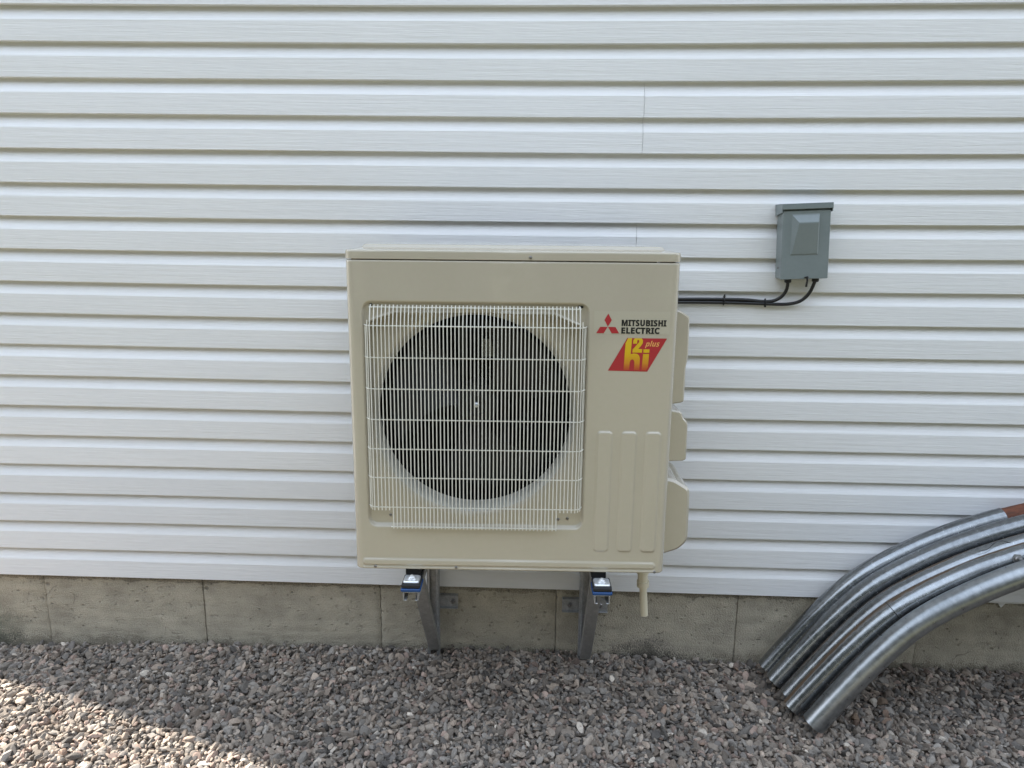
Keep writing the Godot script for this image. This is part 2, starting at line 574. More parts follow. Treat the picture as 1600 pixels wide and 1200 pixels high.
# a lawn beyond the gravel strip and a tall dark hedge across the yard, both behind the photographer:
# they keep low light off the wall and are what the pipes and the washers mirror
func build_hedge() -> void:
	var lw := std(Color.WHITE, 0.95)
	lw.albedo_texture = mottled(256, 256, 95, 0.02, 0.2, lin(0.055, 0.055, 0.030), lin(0.115, 0.11, 0.06), 1.8)
	lw.uv1_triplanar = true
	lw.uv1_world_triplanar = true
	lw.uv1_scale = Vector3(1.3, 1.3, 1.3)
	var lg := Geo.new()
	var n := Vector3.UP
	lg.quad(Vector3(-60, 0.0, 1.26), Vector3(60, 0.0, 1.26), Vector3(60, 0.0, 60), Vector3(-60, 0.0, 60), n, n, n, n)
	var lo := obj("lawn", lg.mesh(), lw)
	lo.set_meta("kind", "structure")
	var t := thing("evergreen_hedge", "tall dark evergreen hedge across the lawn from the house", "hedge", Vector3(0.5, 0, 8.6))
	var bark := std(lin(0.06, 0.045, 0.03), 0.9)
	var leaf := std(lin(0.030, 0.055, 0.018), 0.75)
	leaf.cull_mode = BaseMaterial3D.CULL_DISABLED
	var core := std(lin(0.010, 0.016, 0.006), 0.95)
	var r := RandomNumberGenerator.new()
	r.seed = 77
	var g := Geo.new()
	var cg := Geo.new()
	for k in 22:
		var x := -23.0 + k * 2.2 + r.randf_range(-0.3, 0.3)
		var h := r.randf_range(6.6, 8.2)
		var tr := Geo.new()
		tr.tube([Vector3(x, -0.1, 0), Vector3(x + 0.05, h * 0.5, 0.05), Vector3(x, h * 0.93, 0)], [0.16, 0.10, 0.03], 8)
		obj("trunk", tr.mesh(), bark, t)
		cg.lathe([Vector2(0.0, 0.3), Vector2(0.85, 0.35), Vector2(0.95, h * 0.35), Vector2(0.6, h * 0.7), Vector2(0.0, h * 0.93)], Vector3(x, 0, 0), Vector3.UP, 10)
		for i in 1100:
			var u := pow(r.randf(), 0.8)
			var y := 0.15 + u * h
			var rad: float = 1.45 * pow(1.0 - u, 0.55) + 0.12
			var a := r.randf() * TAU
			var rr: float = rad * sqrt(r.randf_range(0.35, 1.0))
			var c := Vector3(x + rr * cos(a), y, rr * sin(a))
			var d := Vector3(cos(a), r.randf_range(-0.4, 0.6), sin(a)).normalized()
			var s := d.cross(Vector3(r.randfn(), r.randfn(), r.randfn())).normalized()
			var q := r.randf_range(0.14, 0.30)
			g.face([c - s * q * 0.35, c + d * q, c + s * q * 0.35, c - d * q * 0.5], d)
	obj("core", cg.mesh(), core, t)
	var fo := obj("foliage", g.mesh(), leaf, t)
	fo.set_meta("kind", "stuff")

# ------------------------------------------------------------------ the house
const HX0 := -1.80
const HX1 := 7.0
const HTOP := 5.4

func siding_y(x: float, y: float) -> float:      # courses hang a few millimetres out of true
	var k: float = clamp((y - 0.7) / 0.6, 0.0, 1.0)
	var u: float = clamp((x - 0.4) / 1.55, -1.3, 1.3)
	return y + k * (0.0055 * u * u - 0.0015) + 0.0008 * sin(x * 2.3 + y * 5.0)

func build_siding_panel(parent: Node, y0: float, x0: float, x1: float, out: float, rows := 2) -> void:
	var prof := []            # (y, z) from the lowest lip upward
	var bz := -0.0205
	for c in rows:
		var b := c * PITCH
		prof.append(Vector2(b + 0.0, bz))
		prof.append(Vector2(b + 0.0, -0.0012))
		prof.append(Vector2(b + 0.0012, 0.0))
		prof.append(Vector2(b + 0.030, -0.0006))
		prof.append(Vector2(b + 0.0605, -0.0016))
		prof.append(Vector2(b + 0.0640, -0.0030))
		prof.append(Vector2(b + 0.0800, -0.0122))
		prof.append(Vector2(b + 0.0940, -0.0192))
		prof.append(Vector2(b + 0.0980, -0.0205))
	prof.append(Vector2(rows * PITCH + 0.012, bz))
	# running length for the texture, and smooth normals except at the lip
	var s := [0.0]
	for i in range(1, prof.size()): s.append(s[-1] + prof[i].distance_to(prof[i - 1]))
	var segn := []
	for i in prof.size() - 1:
		var d: Vector2 = (prof[i + 1] - prof[i]).normalized()
		segn.append(Vector3(0, -d.y, d.x))
		if d.x > 0.5: segn[-1] = Vector3(0, -d.y, d.x)
	var g := Geo.new()
	var n := int(ceil((x1 - x0) / 0.16))
	var off := Vector2(rng.randf() * 7.0, rng.randf() * 3.0)
	for i in n:
		var xa: float = lerp(x0, x1, float(i) / n)
		var xb: float = lerp(x0, x1, float(i + 1) / n)
		for k in prof.size() - 1:
			var q := []
			for e in [[xa, k], [xb, k], [xb, k + 1], [xa, k + 1]]:
				var pv: Vector2 = prof[e[1]]
				var wz: float = 0.0009 * sin(e[0] * 3.7 + y0 * 31.0)
				q.append(Vector3(e[0], siding_y(e[0], y0 + pv.x), pv.y + out + wz))
			var d: Vector2 = prof[k + 1] - prof[k]
			var nn := Vector3(0, -d.y, d.x).normalized()
			if nn.z < -0.001 or (abs(nn.z) < 0.001 and nn.y > 0): nn = -nn
			var na := nn
			var nb := nn
			var kk := k % 9
			if kk == 4 or kk == 5 or kk == 6:
				if kk > 4: na = (nn + _pn(prof, k - 1)).normalized()
				if kk < 6 and kk > 4: nb = (nn + _pn(prof, k + 1)).normalized()
			var U := func(px, sv): return Vector2(px / 1.5, sv / 0.42) + off
			g.quad(q[0], q[1], q[2], q[3], na, na, nb, nb, U.call(xa, s[k]), U.call(xb, s[k]), U.call(xb, s[k + 1]), U.call(xa, s[k + 1]))
	# cut ends
	for e in [[x0, -1.0], [x1, 1.0]]:
		for k in prof.size() - 1:
			var a: Vector2 = prof[k]
			var b: Vector2 = prof[k + 1]
			g.face([Vector3(e[0], siding_y(e[0], y0 + a.x), a.y + out), Vector3(e[0], siding_y(e[0], y0 + b.x), b.y + out), Vector3(e[0], siding_y(e[0], y0 + b.x), b.y + out - 0.0024), Vector3(e[0], siding_y(e[0], y0 + a.x), a.y + out - 0.0024)], Vector3(e[1], 0, 0))
	obj("siding_panel", g.mesh(), [M.vinyl, M.vinyl_b, M.vinyl_c][rng.randi() % 3], parent)

func _pn(prof, k) -> Vector3:
	var d: Vector2 = prof[k + 1] - prof[k]
	var nn := Vector3(0, -d.y, d.x).normalized()
	return nn if nn.z >= 0 else -nn

func build_house() -> void:
	var house := thing("house", "white lap-sided house wall on a low concrete foundation", "house")
	var body := Geo.new()
	body.box(Vector3((HX0 + HX1) / 2, (HTOP + LIP0 + 0.006) / 2, -4.03), Vector3(HX1 - HX0, HTOP - LIP0 - 0.006, 8.0), 0.002)
	obj("wall_sheathing", body.mesh(), M.sheathing, house)
	# corner trim
	var ct := Geo.new()
	ct.box(Vector3(HX0 - 0.002, (HTOP + LIP0) / 2, -0.030), Vector3(0.09, HTOP - LIP0 - 0.01, 0.075), 0.006)
	obj("corner_trim", ct.mesh(), M.vinyl, house)
	var rf := Geo.new()
	var za := 0.25
	var zb := -8.31
	var zm := -4.03
	var ra := HX0 - 0.3
	var rb := HX1 + 0.3
	var yr := HTOP + 2.2
	rf.face([Vector3(ra, HTOP + 0.12, za), Vector3(rb, HTOP + 0.12, za), Vector3(rb, yr, zm), Vector3(ra, yr, zm)], Vector3(0, 1, 0.5))
	rf.face([Vector3(ra, HTOP + 0.12, zb), Vector3(rb, HTOP + 0.12, zb), Vector3(rb, yr, zm), Vector3(ra, yr, zm)], Vector3(0, 1, -0.5))
	rf.face([Vector3(ra, HTOP, za), Vector3(rb, HTOP, za), Vector3(rb, HTOP, zb), Vector3(ra, HTOP, zb)], Vector3.DOWN)
	rf.face([Vector3(ra, HTOP, za), Vector3(rb, HTOP, za), Vector3(rb, HTOP + 0.12, za), Vector3(ra, HTOP + 0.12, za)], Vector3.BACK)
	rf.face([Vector3(ra, HTOP, zb), Vector3(rb, HTOP, zb), Vector3(rb, HTOP + 0.12, zb), Vector3(ra, HTOP + 0.12, zb)], Vector3.FORWARD)
	for e in [[ra, -1.0], [rb, 1.0]]:
		rf.face([Vector3(e[0], HTOP, za), Vector3(e[0], HTOP + 0.12, za), Vector3(e[0], yr, zm), Vector3(e[0], HTOP + 0.12, zb), Vector3(e[0], HTOP, zb)], Vector3(e[1], 0, 0))
	obj("roof", rf.mesh(), M.roof, house)
	# double courses; the joints seen in the photograph stand in the 8th and 6th panel from below
	var y := LIP0
	var row := 0
	while y < HTOP - 2 * PITCH - 0.03:
		if row == 7:
			build_siding_panel(house, y, HX0 + 0.043, 0.7846, 0.0006)
			build_siding_panel(house, y, 0.7854, 4.4, 0.0)
			build_siding_panel(house, y, 4.38, HX1, 0.0016)
		elif row == 5:
			build_siding_panel(house, y, HX0 + 0.043, 0.7800, 0.0006)
			build_siding_panel(house, y, 0.7808, 4.4, 0.0)
			build_siding_panel(house, y, 4.38, HX1, 0.0016)
		else:
			var cut := 2.5 + 0.6 * ((row * 7) % 5) / 4.0
			build_siding_panel(house, y, HX0 + 0.043, cut, 0.0016 if row % 2 else 0.0)
			build_siding_panel(house, y, cut - 0.02, HX1, 0.0 if row % 2 else 0.0016)
		y += 2 * PITCH
		row += 1
	# foundation, cast between forms: one panel per form
	var f := Geo.new()
	f.box(Vector3((HX0 + HX1) / 2, -0.05, -0.20), Vector3(HX1 - HX0 - 0.01, 0.62, 0.32), 0.002)
	var found := obj("foundation", f.mesh(), M.concrete_core if M.has("concrete_core") else M.sheathing, house)
	var xs := [-1.79, -1.2353, -0.6681, -0.044, 0.5635, 1.1798, 1.7888, 2.398, 3.01]
	for i in xs.size() - 1:
		build_form_panel(found, xs[i] + 0.0012, xs[i + 1] - 0.0012, i)
	# rest of the foundation beyond the frame
	var rest := Geo.new()
	rest.box(Vector3((3.012 + HX1) / 2, 0.06, -0.029), Vector3(HX1 - 3.012, 0.40, 0.018), 0.002)
	obj("foundation_face", rest.mesh(), M.sheathing, found)
	# torn end of the starter strip that hangs below the siding at the right
	var ss := Geo.new()
	ss.extrude(PackedVector2Array([Vector2(1.985, 0.262), Vector2(1.985, 0.247), Vector2(2.035, 0.243), Vector2(2.046, 0.228), Vector2(2.058, 0.243), Vector2(2.30, 0.245), Vector2(2.30, 0.262)]), -0.0152, -0.0135)
	obj("starter_strip", ss.mesh(), M.vinyl, house)

func build_form_panel(parent: Node, x0: float, x1: float, idx: int) -> void:
	var g := Geo.new()
	var nx := 56
	var ny := 40
	var yb := -0.13
	var yt := 0.268
	var z0: float = -0.020 + [0.0, 0.0012, -0.001, 0.0008, 0.0, 0.001, -0.0008, 0.0][idx % 8]
	var nf := noise(900, 9.0, 4)
	var nc := noise(901, 40.0, 2)
	var pos := []
	for j in ny + 1:
		for i in nx + 1:
			var x: float = lerp(x0, x1, float(i) / nx)
			var y: float = lerp(yb, yt, float(j) / ny)
			var e: float = min(i, nx - i) * (x1 - x0) / nx
			var z: float = z0 + 0.0016 * nf.get_noise_2d(x, y) + 0.0006 * nc.get_noise_2d(x, y)
			if i == 0 or i == nx:
				z -= 0.004
				x += 0.0022 * nc.get_noise_2d(y * 3.0, x)
			pos.append(Vector3(x, y, z))
	var W := nx + 1
	var nor := []
	for j in ny + 1:
		for i in W:
			var a: Vector3 = pos[j * W + min(i + 1, nx)] - pos[j * W + max(i - 1, 0)]
			var b: Vector3 = pos[min(j + 1, ny) * W + i] - pos[max(j - 1, 0) * W + i]
			nor.append(a.cross(b).normalized())
	var fx0 := -1.9 if x0 < 0.56 else 0.5635
	var U := func(p): return Vector2((p.x - fx0) / FW, 1.0 - (p.y + 0.13) / FH)
	for j in ny:
		for i in nx:
			var k := [j * W + i, j * W + i + 1, (j + 1) * W + i + 1, (j + 1) * W + i]
			g.quad(pos[k[0]], pos[k[1]], pos[k[2]], pos[k[3]], nor[k[0]], nor[k[1]], nor[k[2]], nor[k[3]], U.call(pos[k[0]]), U.call(pos[k[1]]), U.call(pos[k[2]]), U.call(pos[k[3]]))
	# side and top returns
	for s in [[x0, -1.0, 0], [x1, 1.0, nx]]:
		for j in ny:
			var a: Vector3 = pos[j * W + s[2]]
			var b: Vector3 = pos[(j + 1) * W + s[2]]
			var nn := Vector3(s[1], 0, 0)
			g.quad(a, b, b + Vector3(0, 0, -0.012), a + Vector3(0, 0, -0.012), nn, nn, nn, nn, U.call(a), U.call(b), U.call(b), U.call(a))
	for i in nx:
		var a: Vector3 = pos[ny * W + i]
		var b: Vector3 = pos[ny * W + i + 1]
		g.quad(a, b, b + Vector3(0, 0, -0.012), a + Vector3(0, 0, -0.012), Vector3.UP, Vector3.UP, Vector3.UP, Vector3.UP, U.call(a), U.call(b), U.call(b), U.call(a))
	obj("concrete_panel", g.mesh(), M.concrete_a if x0 < 0.56 else M.concrete_b, parent)

# ------------------------------------------------------------------ heat pump
const UW := 0.84
const UH := 0.855
const UD := 0.33
const UR := 0.020
const FANX := 0.3235
const FANY := 0.4350
const FANR := 0.2580
const UYAW := 0.0225236

func rr_sdf(x: float, y: float, cx: float, cy: float, hw: float, hh: float, r: float) -> float:
	var qx: float = abs(x - cx) - hw + r
	var qy: float = abs(y - cy) - hh + r
	return Vector2(max(qx, 0.0), max(qy, 0.0)).length() + min(max(qx, qy), 0.0) - r

# depth of the pressed steel front behind its main plane
func front_depth(x: float, y: float) -> float:
	var d := 0.0
	var s := rr_sdf(x, y, 0.3278, 0.4275, 0.2885, 0.3035, 0.024)
	if s < 0.001:
		d += 0.010 * smoothstep(0.0, 1.0, clamp((0.001 - s) / 0.008, 0.0, 1.0))
		# the brow: a second, deeper pressing that starts under a straight edge with sloping ends
		var top := 0.7000
		if x < 0.121: top = lerp(0.6736, 0.7000, clamp((x - 0.045) / 0.076, 0.0, 1.0))
		elif x > 0.526: top = lerp(0.7000, 0.6657, clamp((x - 0.526) / 0.082, 0.0, 1.0))
		var k := smoothstep(0.0, 1.0, clamp((top - y) / 0.0055, 0.0, 1.0)) * smoothstep(0.0, 1.0, clamp((x - 0.046) / 0.012, 0.0, 1.0)) * smoothstep(0.0, 1.0, clamp((0.610 - x) / 0.012, 0.0, 1.0))
		d -= 0.0035 * smoothstep(0.0, 1.0, 1.0 - clamp(abs(y - top - 0.0025) / 0.0055, 0.0, 1.0)) * smoothstep(0.0, 1.0, clamp((x - 0.05) / 0.02, 0.0, 1.0)) * smoothstep(0.0, 1.0, clamp((0.606 - x) / 0.02, 0.0, 1.0))
		d += 0.040 * k * smoothstep(0.0, 1.0, clamp((y - 0.22) / 0.36, 0.0, 1.0))
		var r := Vector2(x - FANX, y - FANY).length()
		if r < FANR + 0.026:
			var t: float = clamp((FANR + 0.026 - r) / 0.026, 0.0, 0.985)
			d += 0.030 * (1.0 - sqrt(1.0 - t * t))
	elif y < 0.43 and x > 0.63:
		for cx in [0.6660, 0.7293, 0.7925]:
			var q := rr_sdf(x, y, cx, 0.2303, 0.0185, 0.1668, 0.008)
			if q < 0.002: d -= 0.0034 * clamp((0.002 - q) / 0.0036, 0.0, 1.0)
	if y < 0.05:
		var q := rr_sdf(x, y, 0.4175, 0.0215, 0.3965, 0.0085, 0.0085)
		if q < 0.002: d -= 0.0034 * clamp((0.002 - q) / 0.0040, 0.0, 1.0)
		if y < 0.010 and x > 0.02 and x < 0.815: d -= 0.0028 * clamp((0.0100 - y) / 0.003, 0.0, 1.0)
	return d

func build_skin() -> ArrayMesh:
	# path round the front: left side, rounded corner, front, corner, right side
	var us := []          # [x, z, nx, nz, front?]
	for z in [-0.33, -0.25, -0.17, -0.09]: us.append([0.0, z, -1.0, 0.0, false])
	for k in 7:
		var a := PI / 2 * k / 6.0
		us.append([UR - UR * cos(a), -UR + UR * sin(a), -cos(a), sin(a), false])
	var n := 318
	for i in range(1, n):
		us.append([UR + (UW - 2 * UR) * i / n, 0.0, 0.0, 1.0, true])
	for k in range(6, -1, -1):
		var a := PI / 2 * k / 6.0
		us.append([UW - UR + UR * cos(a), -UR + UR * sin(a), cos(a), sin(a), false])
	for z in [-0.09, -0.17, -0.25, -0.33]: us.append([UW, z, 1.0, 0.0, false])
	var ys := [[0.0, 0.004], [0.0008, 0.0015], [0.0025, 0.0]]      # [height, inward roll of the edge]
	var top := 0.8345
	var m := 332
	for j in range(1, m): ys.append([0.0025 + (top - 0.0072) * j / m, 0.0])
	ys.append([top - 0.0042, 0.0]); ys.append([top - 0.0024, 0.0005]); ys.append([top - 0.0008, 0.0022]); ys.append([top, 0.0050]); ys.append([top, 0.012])
	var W := us.size()
	var H := ys.size()
	var pos := PackedVector3Array()
	pos.resize(W * H)
	for j in H:
		for i in W:
			var u = us[i]
			var d: float = ys[j][1]
			if u[4] and ys[j][1] == 0.0: d += front_depth(u[0], ys[j][0])
			pos[j * W + i] = Vector3(u[0] - u[2] * d, ys[j][0], u[1] - u[3] * d)
	var nor := PackedVector3Array()
	nor.resize(W * H)
	for j in H:
		for i in W:
			var a := pos[j * W + min(i + 1, W - 1)] - pos[j * W + max(i - 1, 0)]
			var b := pos[min(j + 1, H - 1) * W + i] - pos[max(j - 1, 0) * W + i]
			nor[j * W + i] = a.cross(b).normalized()
	var idx := PackedInt32Array()
	for j in H - 1:
		for i in W - 1:
			var p := pos[j * W + i]
			if us[i][4] and Vector2(p.x + 0.00125 - FANX, p.y + 0.00125 - FANY).length() < FANR + 0.002: continue
			var k := j * W + i
			idx.append_array([k, k + W, k + 1, k + 1, k + W, k + W + 1])
	var a := []
	a.resize(Mesh.ARRAY_MAX)
	a[Mesh.ARRAY_VERTEX] = pos; a[Mesh.ARRAY_NORMAL] = nor; a[Mesh.ARRAY_INDEX] = idx
	var mesh := ArrayMesh.new()
	mesh.add_surface_from_arrays(Mesh.PRIMITIVE_TRIANGLES, a)
	return mesh

func rr_ring(inset: float, r: float) -> Array:       # lid outline in xz
	var out := []
	var x0 := -0.001 + inset
	var x1 := UW + 0.001 - inset
	var z1 := 0.001 - inset
	var z0 := -UD - 0.004 + inset
	r = max(r - inset * 0.6, 0.004)
	for c in [[x1 - r, z1 - r, 0.0], [x0 + r, z1 - r, PI / 2], [x0 + r, z0 + r, PI], [x1 - r, z0 + r, PI * 1.5]]:
		for k in 7:
			var a: float = c[2] + PI / 2 * k / 6.0
			out.append(Vector2(c[0] + r * cos(a), c[1] + r * sin(a)))
	return out

func build_lid() -> ArrayMesh:
	var g := Geo.new()
	var prof := [[0.004, 0.8362], [0.0006, 0.8364], [0.0, 0.8372], [0.0, 0.8540], [0.0006, 0.8566], [0.0022, 0.8586], [0.005, 0.8594], [0.034, 0.8632], [0.037, 0.8640], [0.042, 0.8704], [0.045, 0.8718], [0.12, 0.8742]]
	var rings := []
	for p in prof:
		var rg := []
		for q in rr_ring(p[0], 0.022): rg.append(Vector3(q.x, p[1], q.y))
		rings.append(rg)
	var n: int = rings[0].size()
	for i in rings.size() - 1:
		for k in n:
			var kk := (k + 1) % n
			var A: Vector3 = rings[i][k]
			var B: Vector3 = rings[i][kk]
			var D: Vector3 = rings[i + 1][kk]
			var E: Vector3 = rings[i + 1][k]
			var fn := (B - A).cross(E - A)
			if fn.length() < 1e-12: fn = (D - A).cross(E - A)
			fn = fn.normalized()
			var c := (A + B) * 0.5 - Vector3(UW / 2, 0.80, -UD / 2)
			if fn.dot(c) < 0: fn = -fn
			g.quad(A, B, D, E, fn, fn, fn, fn)
	var last: Array = rings[-1]
	var ctr := Vector3(UW / 2, 0.8747, -UD / 2)
	for k in n: g.tri(ctr, last[k], last[(k + 1) % n], Vector3.UP, Vector3.UP, Vector3.UP)
	var st := SurfaceTool.new()
	st.create_from(g.mesh(), 0)
	return st.commit()

func screw_mesh() -> ArrayMesh:
	var g := Geo.new()
	g.lathe([Vector2(0.0042, 0.0), Vector2(0.0042, 0.0008), Vector2(0.0034, 0.0020), Vector2(0.0016, 0.0027), Vector2(0.0014, 0.0012), Vector2(0.0, 0.0012)], Vector3.ZERO, Vector3.BACK, 12)
	return g.mesh()

func text_part(parent: Node, called: String, txt: String, at: Vector3, width: float, height: float, mat: Material, weight := 700, italic := false, shear := 0.0, bold := 0.9) -> MeshInstance3D:
	var f := SystemFont.new()
	f.font_names = PackedStringArray(["Droid Sans"])
	f.font_weight = weight
	f.font_italic = italic
	var tm := TextMesh.new()
	var fv := FontVariation.new()
	fv.base_font = f
	fv.variation_embolden = bold
	tm.font = fv
	tm.text = txt
	tm.font_size = 64
	tm.pixel_size = 0.001
	tm.depth = 0.01
	tm.horizontal_alignment = HORIZONTAL_ALIGNMENT_LEFT
	var bb := tm.get_aabb()
	var o := obj(called, tm, mat, parent)
	var sx := width / bb.size.x
	var sy := height / bb.size.y
	var b := Basis(Vector3(sx, 0, 0), Vector3(shear * sy, sy, 0), Vector3(0, 0, 0.03))
	o.transform = Transform3D(b, at - b * Vector3(bb.position.x, bb.position.y, bb.position.z))
	return o

func flat_poly(parent: Node, called: String, pts: Array, z: float, mat: Material) -> MeshInstance3D:
	var g := Geo.new()
	g.extrude(PackedVector2Array(pts), z - 0.0004, z, 0.0, Transform3D.IDENTITY, false)
	return obj(called, g.mesh(), mat, parent)

func build_heat_pump() -> void:
	var t := thing("heat_pump", "cream outdoor heat pump with wire fan guard on wall brackets", "heat pump", Vector3(0, LIFT, 0.453), UYAW)
	var cab := obj("cabinet", build_skin(), M.cream, t)
	# back and floor of the cabinet
	var bk := Geo.new()
	bk.box(Vector3(UW / 2, 0.418, -0.322), Vector3(UW - 0.012, 0.832, 0.016), 0.001)
	bk.box(Vector3(UW / 2, 0.006, -0.168), Vector3(UW - 0.014, 0.008, 0.290), 0.001)
	obj("coil_back", bk.mesh(), M.coil, t)
	var pt := Geo.new()
	pt.box(Vector3(0.625, 0.42, -0.18), Vector3(0.004, 0.82, 0.25), 0.0005)
	pt.box(Vector3(0.31, 0.83, -0.18), Vector3(0.60, 0.003, 0.25), 0.0005)
	pt.box(Vector3(0.006, 0.42, -0.18), Vector3(0.003, 0.82, 0.25), 0.0005)
	obj("divider", pt.mesh(), M.coil, t)
	obj("lid", build_lid(), M.cream, t)
	# bell mouth of the fan opening
	var bm := Geo.new()
	var pr := []
	for k in 11:
		var tt := 0.985 * k / 10.0
		var r := FANR + 0.026 * (1.0 - tt)
		var base := 0.010
		pr.append(Vector2(r, -(base + 0.030 * (1.0 - sqrt(1.0 - tt * tt))) + 0.0015))
	var bell := []
	for k in range(5, 11): bell.append(pr[k] + Vector2(0, -0.004 if k == 5 else 0.0))
	bell.append(Vector2(FANR, -0.046)); bell.append(Vector2(FANR - 0.001, -0.066)); bell.append(Vector2(FANR + 0.004, -0.070))
	bell.reverse()
	# the bell follows the tilt of the pressed face: it lies deeper at the top
	var sides := 96
	for i in bell.size() - 1:
		for k in sides:
			var q := []
			for e in [[k, i], [k + 1, i], [k + 1, i + 1], [k, i + 1]]:
				var a: float = TAU * e[0] / sides
				var p: Vector2 = bell[e[1]]
				var yy := FANY + p.x * sin(a)
				var dz := 0.040 * smoothstep(0.0, 1.0, clamp((yy - 0.22) / 0.36, 0.0, 1.0)) * smoothstep(-0.069, -0.040, p.y)
				q.append([Vector3(FANX + p.x * cos(a), yy, p.y - dz), Vector3(-cos(a), -sin(a), 0)])
			var d: Vector2 = (bell[i + 1] - bell[i]).normalized()
			var nl := func(rad: Vector3): return (rad * abs(d.y) + Vector3.BACK * abs(d.x)).normalized()
			g_quad(bm, q, nl)
	obj("bell_mouth", bm.mesh(), M.bell, t)
	build_fan(t)
	build_guard(t)
	build_side_covers(t)
	# screws
	var sm := screw_mesh()
	for p in [[0.4653, 0.8435, 0.0010], [0.0548, 0.0083, 0.0022], [0.2755, 0.0083, 0.0022], [0.8137, 0.0050, 0.0022], [0.098, 0.1530, -0.0098], [0.5500, 0.1480, -0.0098], [0.5745, 0.1500, -0.0098]]:
		var s := obj("screw", sm, M.screw, t)
		s.position = Vector3(p[0], p[1], p[2])
	# hook holes of the guard
	for x in [0.0615, 0.5905, 0.5975]:
		var hg := Geo.new()
		hg.lathe([Vector2(0.0038, 0.0), Vector2(0.0036, 0.0006), Vector2(0.0, 0.0006)], Vector3.ZERO, Vector3.BACK, 10)
		var ho := obj("hook_hole", hg.mesh(), M.black_plastic, t)
		ho.position = Vector3(x, 0.7215, -0.0098)
	build_badges(t)
	# drain spout below the right end
	var dg := Geo.new()
	dg.tube([Vector3(0.818, 0.0, -0.20), Vector3(0.818, -0.075, -0.20)], 0.0150, 16)
	dg.tube([Vector3(0.818, -0.070, -0.20), Vector3(0.8186, -0.098, -0.20)], 0.0190, 16)
	dg.tube([Vector3(0.8186, -0.098, -0.20), Vector3(0.8205, -0.130, -0.20)], 0.0155, 16)
	dg.tube([Vector3(0.8203, -0.124, -0.20), Vector3(0.8212, -0.142, -0.20)], 0.0185, 16)
	var dn := obj("drain_elbow", dg.mesh(), M.pvc, t)
	var dp := Geo.new()
	dp.tube([Vector3(0.8212, -0.136, -0.20), Vector3(0.829, -0.236, -0.197)], 0.0115, 16, true, 1.0, 0.002)
	obj("drain_pipe", dp.mesh(), M.pvc, dn)
	# feet: dark steel rails under the base
	for x in [0.155, 0.665]:
		var fg := Geo.new()
		fg.box(Vector3(x, -0.0115, -0.155), Vector3(0.040, 0.021, 0.29), 0.002)
		obj("foot", fg.mesh(), M.rubber, t)

func g_quad(bm: Geo, q: Array, nl: Callable) -> void:
	bm.quad(q[0][0], q[1][0], q[2][0], q[3][0], nl.call(q[0][1]), nl.call(q[1][1]), nl.call(q[2][1]), nl.call(q[3][1]))

func build_fan(t: Node) -> void:
	var fan := Node3D.new()
	fan.name = "fan"
	t.add_child(fan, true)
	fan.position = Vector3(FANX, FANY, -0.135)
	var hg := Geo.new()
	hg.lathe([Vector2(0.058, -0.07), Vector2(0.058, 0.012), Vector2(0.054, 0.018), Vector2(0.030, 0.020), Vector2(0.026, 0.010), Vector2(0.0, 0.010)], Vector3.ZERO, Vector3.BACK, 32)
	obj("hub", hg.mesh(), M.black_fan, fan)
	for b in 3:
		var g := Geo.new()
		var pts := []
		for i in 9:
			var r: float = lerp(0.05, 0.238, i / 8.0)
			var row := []
			for k in 9:
				var sweep := 0.30 * (i / 8.0)
				var wd := 0.62 + 0.32 * (i / 8.0)
				var a := TAU * b / 3.0 + 0.5 + sweep + wd * (k / 8.0 - 0.5) * 1.5
				row.append(Vector3(r * cos(a), r * sin(a), 0.06 * (k / 8.0 - 0.5) + 0.008 * sin(k / 8.0 * PI)))
			pts.append(row)
		for i in 8:
			for k in 8:
				var A: Vector3 = pts[i][k]
				var B: Vector3 = pts[i + 1][k]
				var D: Vector3 = pts[i + 1][k + 1]
				var E: Vector3 = pts[i][k + 1]
				var nn := (B - A).cross(E - A).normalized()
				if nn.z < 0: nn = -nn
				g.quad(A, B, D, E, nn, nn, nn, nn)
				var dz := Vector3(0, 0, -0.003)
				g.quad(A + dz, B + dz, D + dz, E + dz, -nn, -nn, -nn, -nn)
		obj("blade", g.mesh(), M.black_fan, fan)
	var ng := Geo.new()
	ng.lathe([Vector2(0.0075, 0.0), Vector2(0.0075, 0.007), Vector2(0.0045, 0.009), Vector2(0.0045, 0.018), Vector2(0.0, 0.019)], Vector3(0, 0, 0.010), Vector3.BACK, 6)
	obj("nut", ng.mesh(), M.chrome, fan)
	# motor stand behind the fan
	var mg := Geo.new()
	mg.box(Vector3(FANX - 0.05, 0.43, -0.255), Vector3(0.022, 0.78, 0.020), 0.002)
	mg.box(Vector3(FANX + 0.072, 0.43, -0.255), Vector3(0.022, 0.78, 0.020), 0.002)
	mg.lathe([Vector2(0.0, -0.02), Vector2(0.052, -0.02), Vector2(0.052, 0.03), Vector2(0.0, 0.03)], Vector3(FANX, FANY, -0.235), Vector3.BACK, 24)
	var ms := obj("motor_stand", mg.mesh(), M.motor, t)
	var lg := Geo.new()
	lg.box(Vector3(FANX + 0.034, 0.575, -0.2425), Vector3(0.048, 0.052, 0.003), 0.0005)
	obj("motor_label", lg.mesh(), M.motor_label, ms)

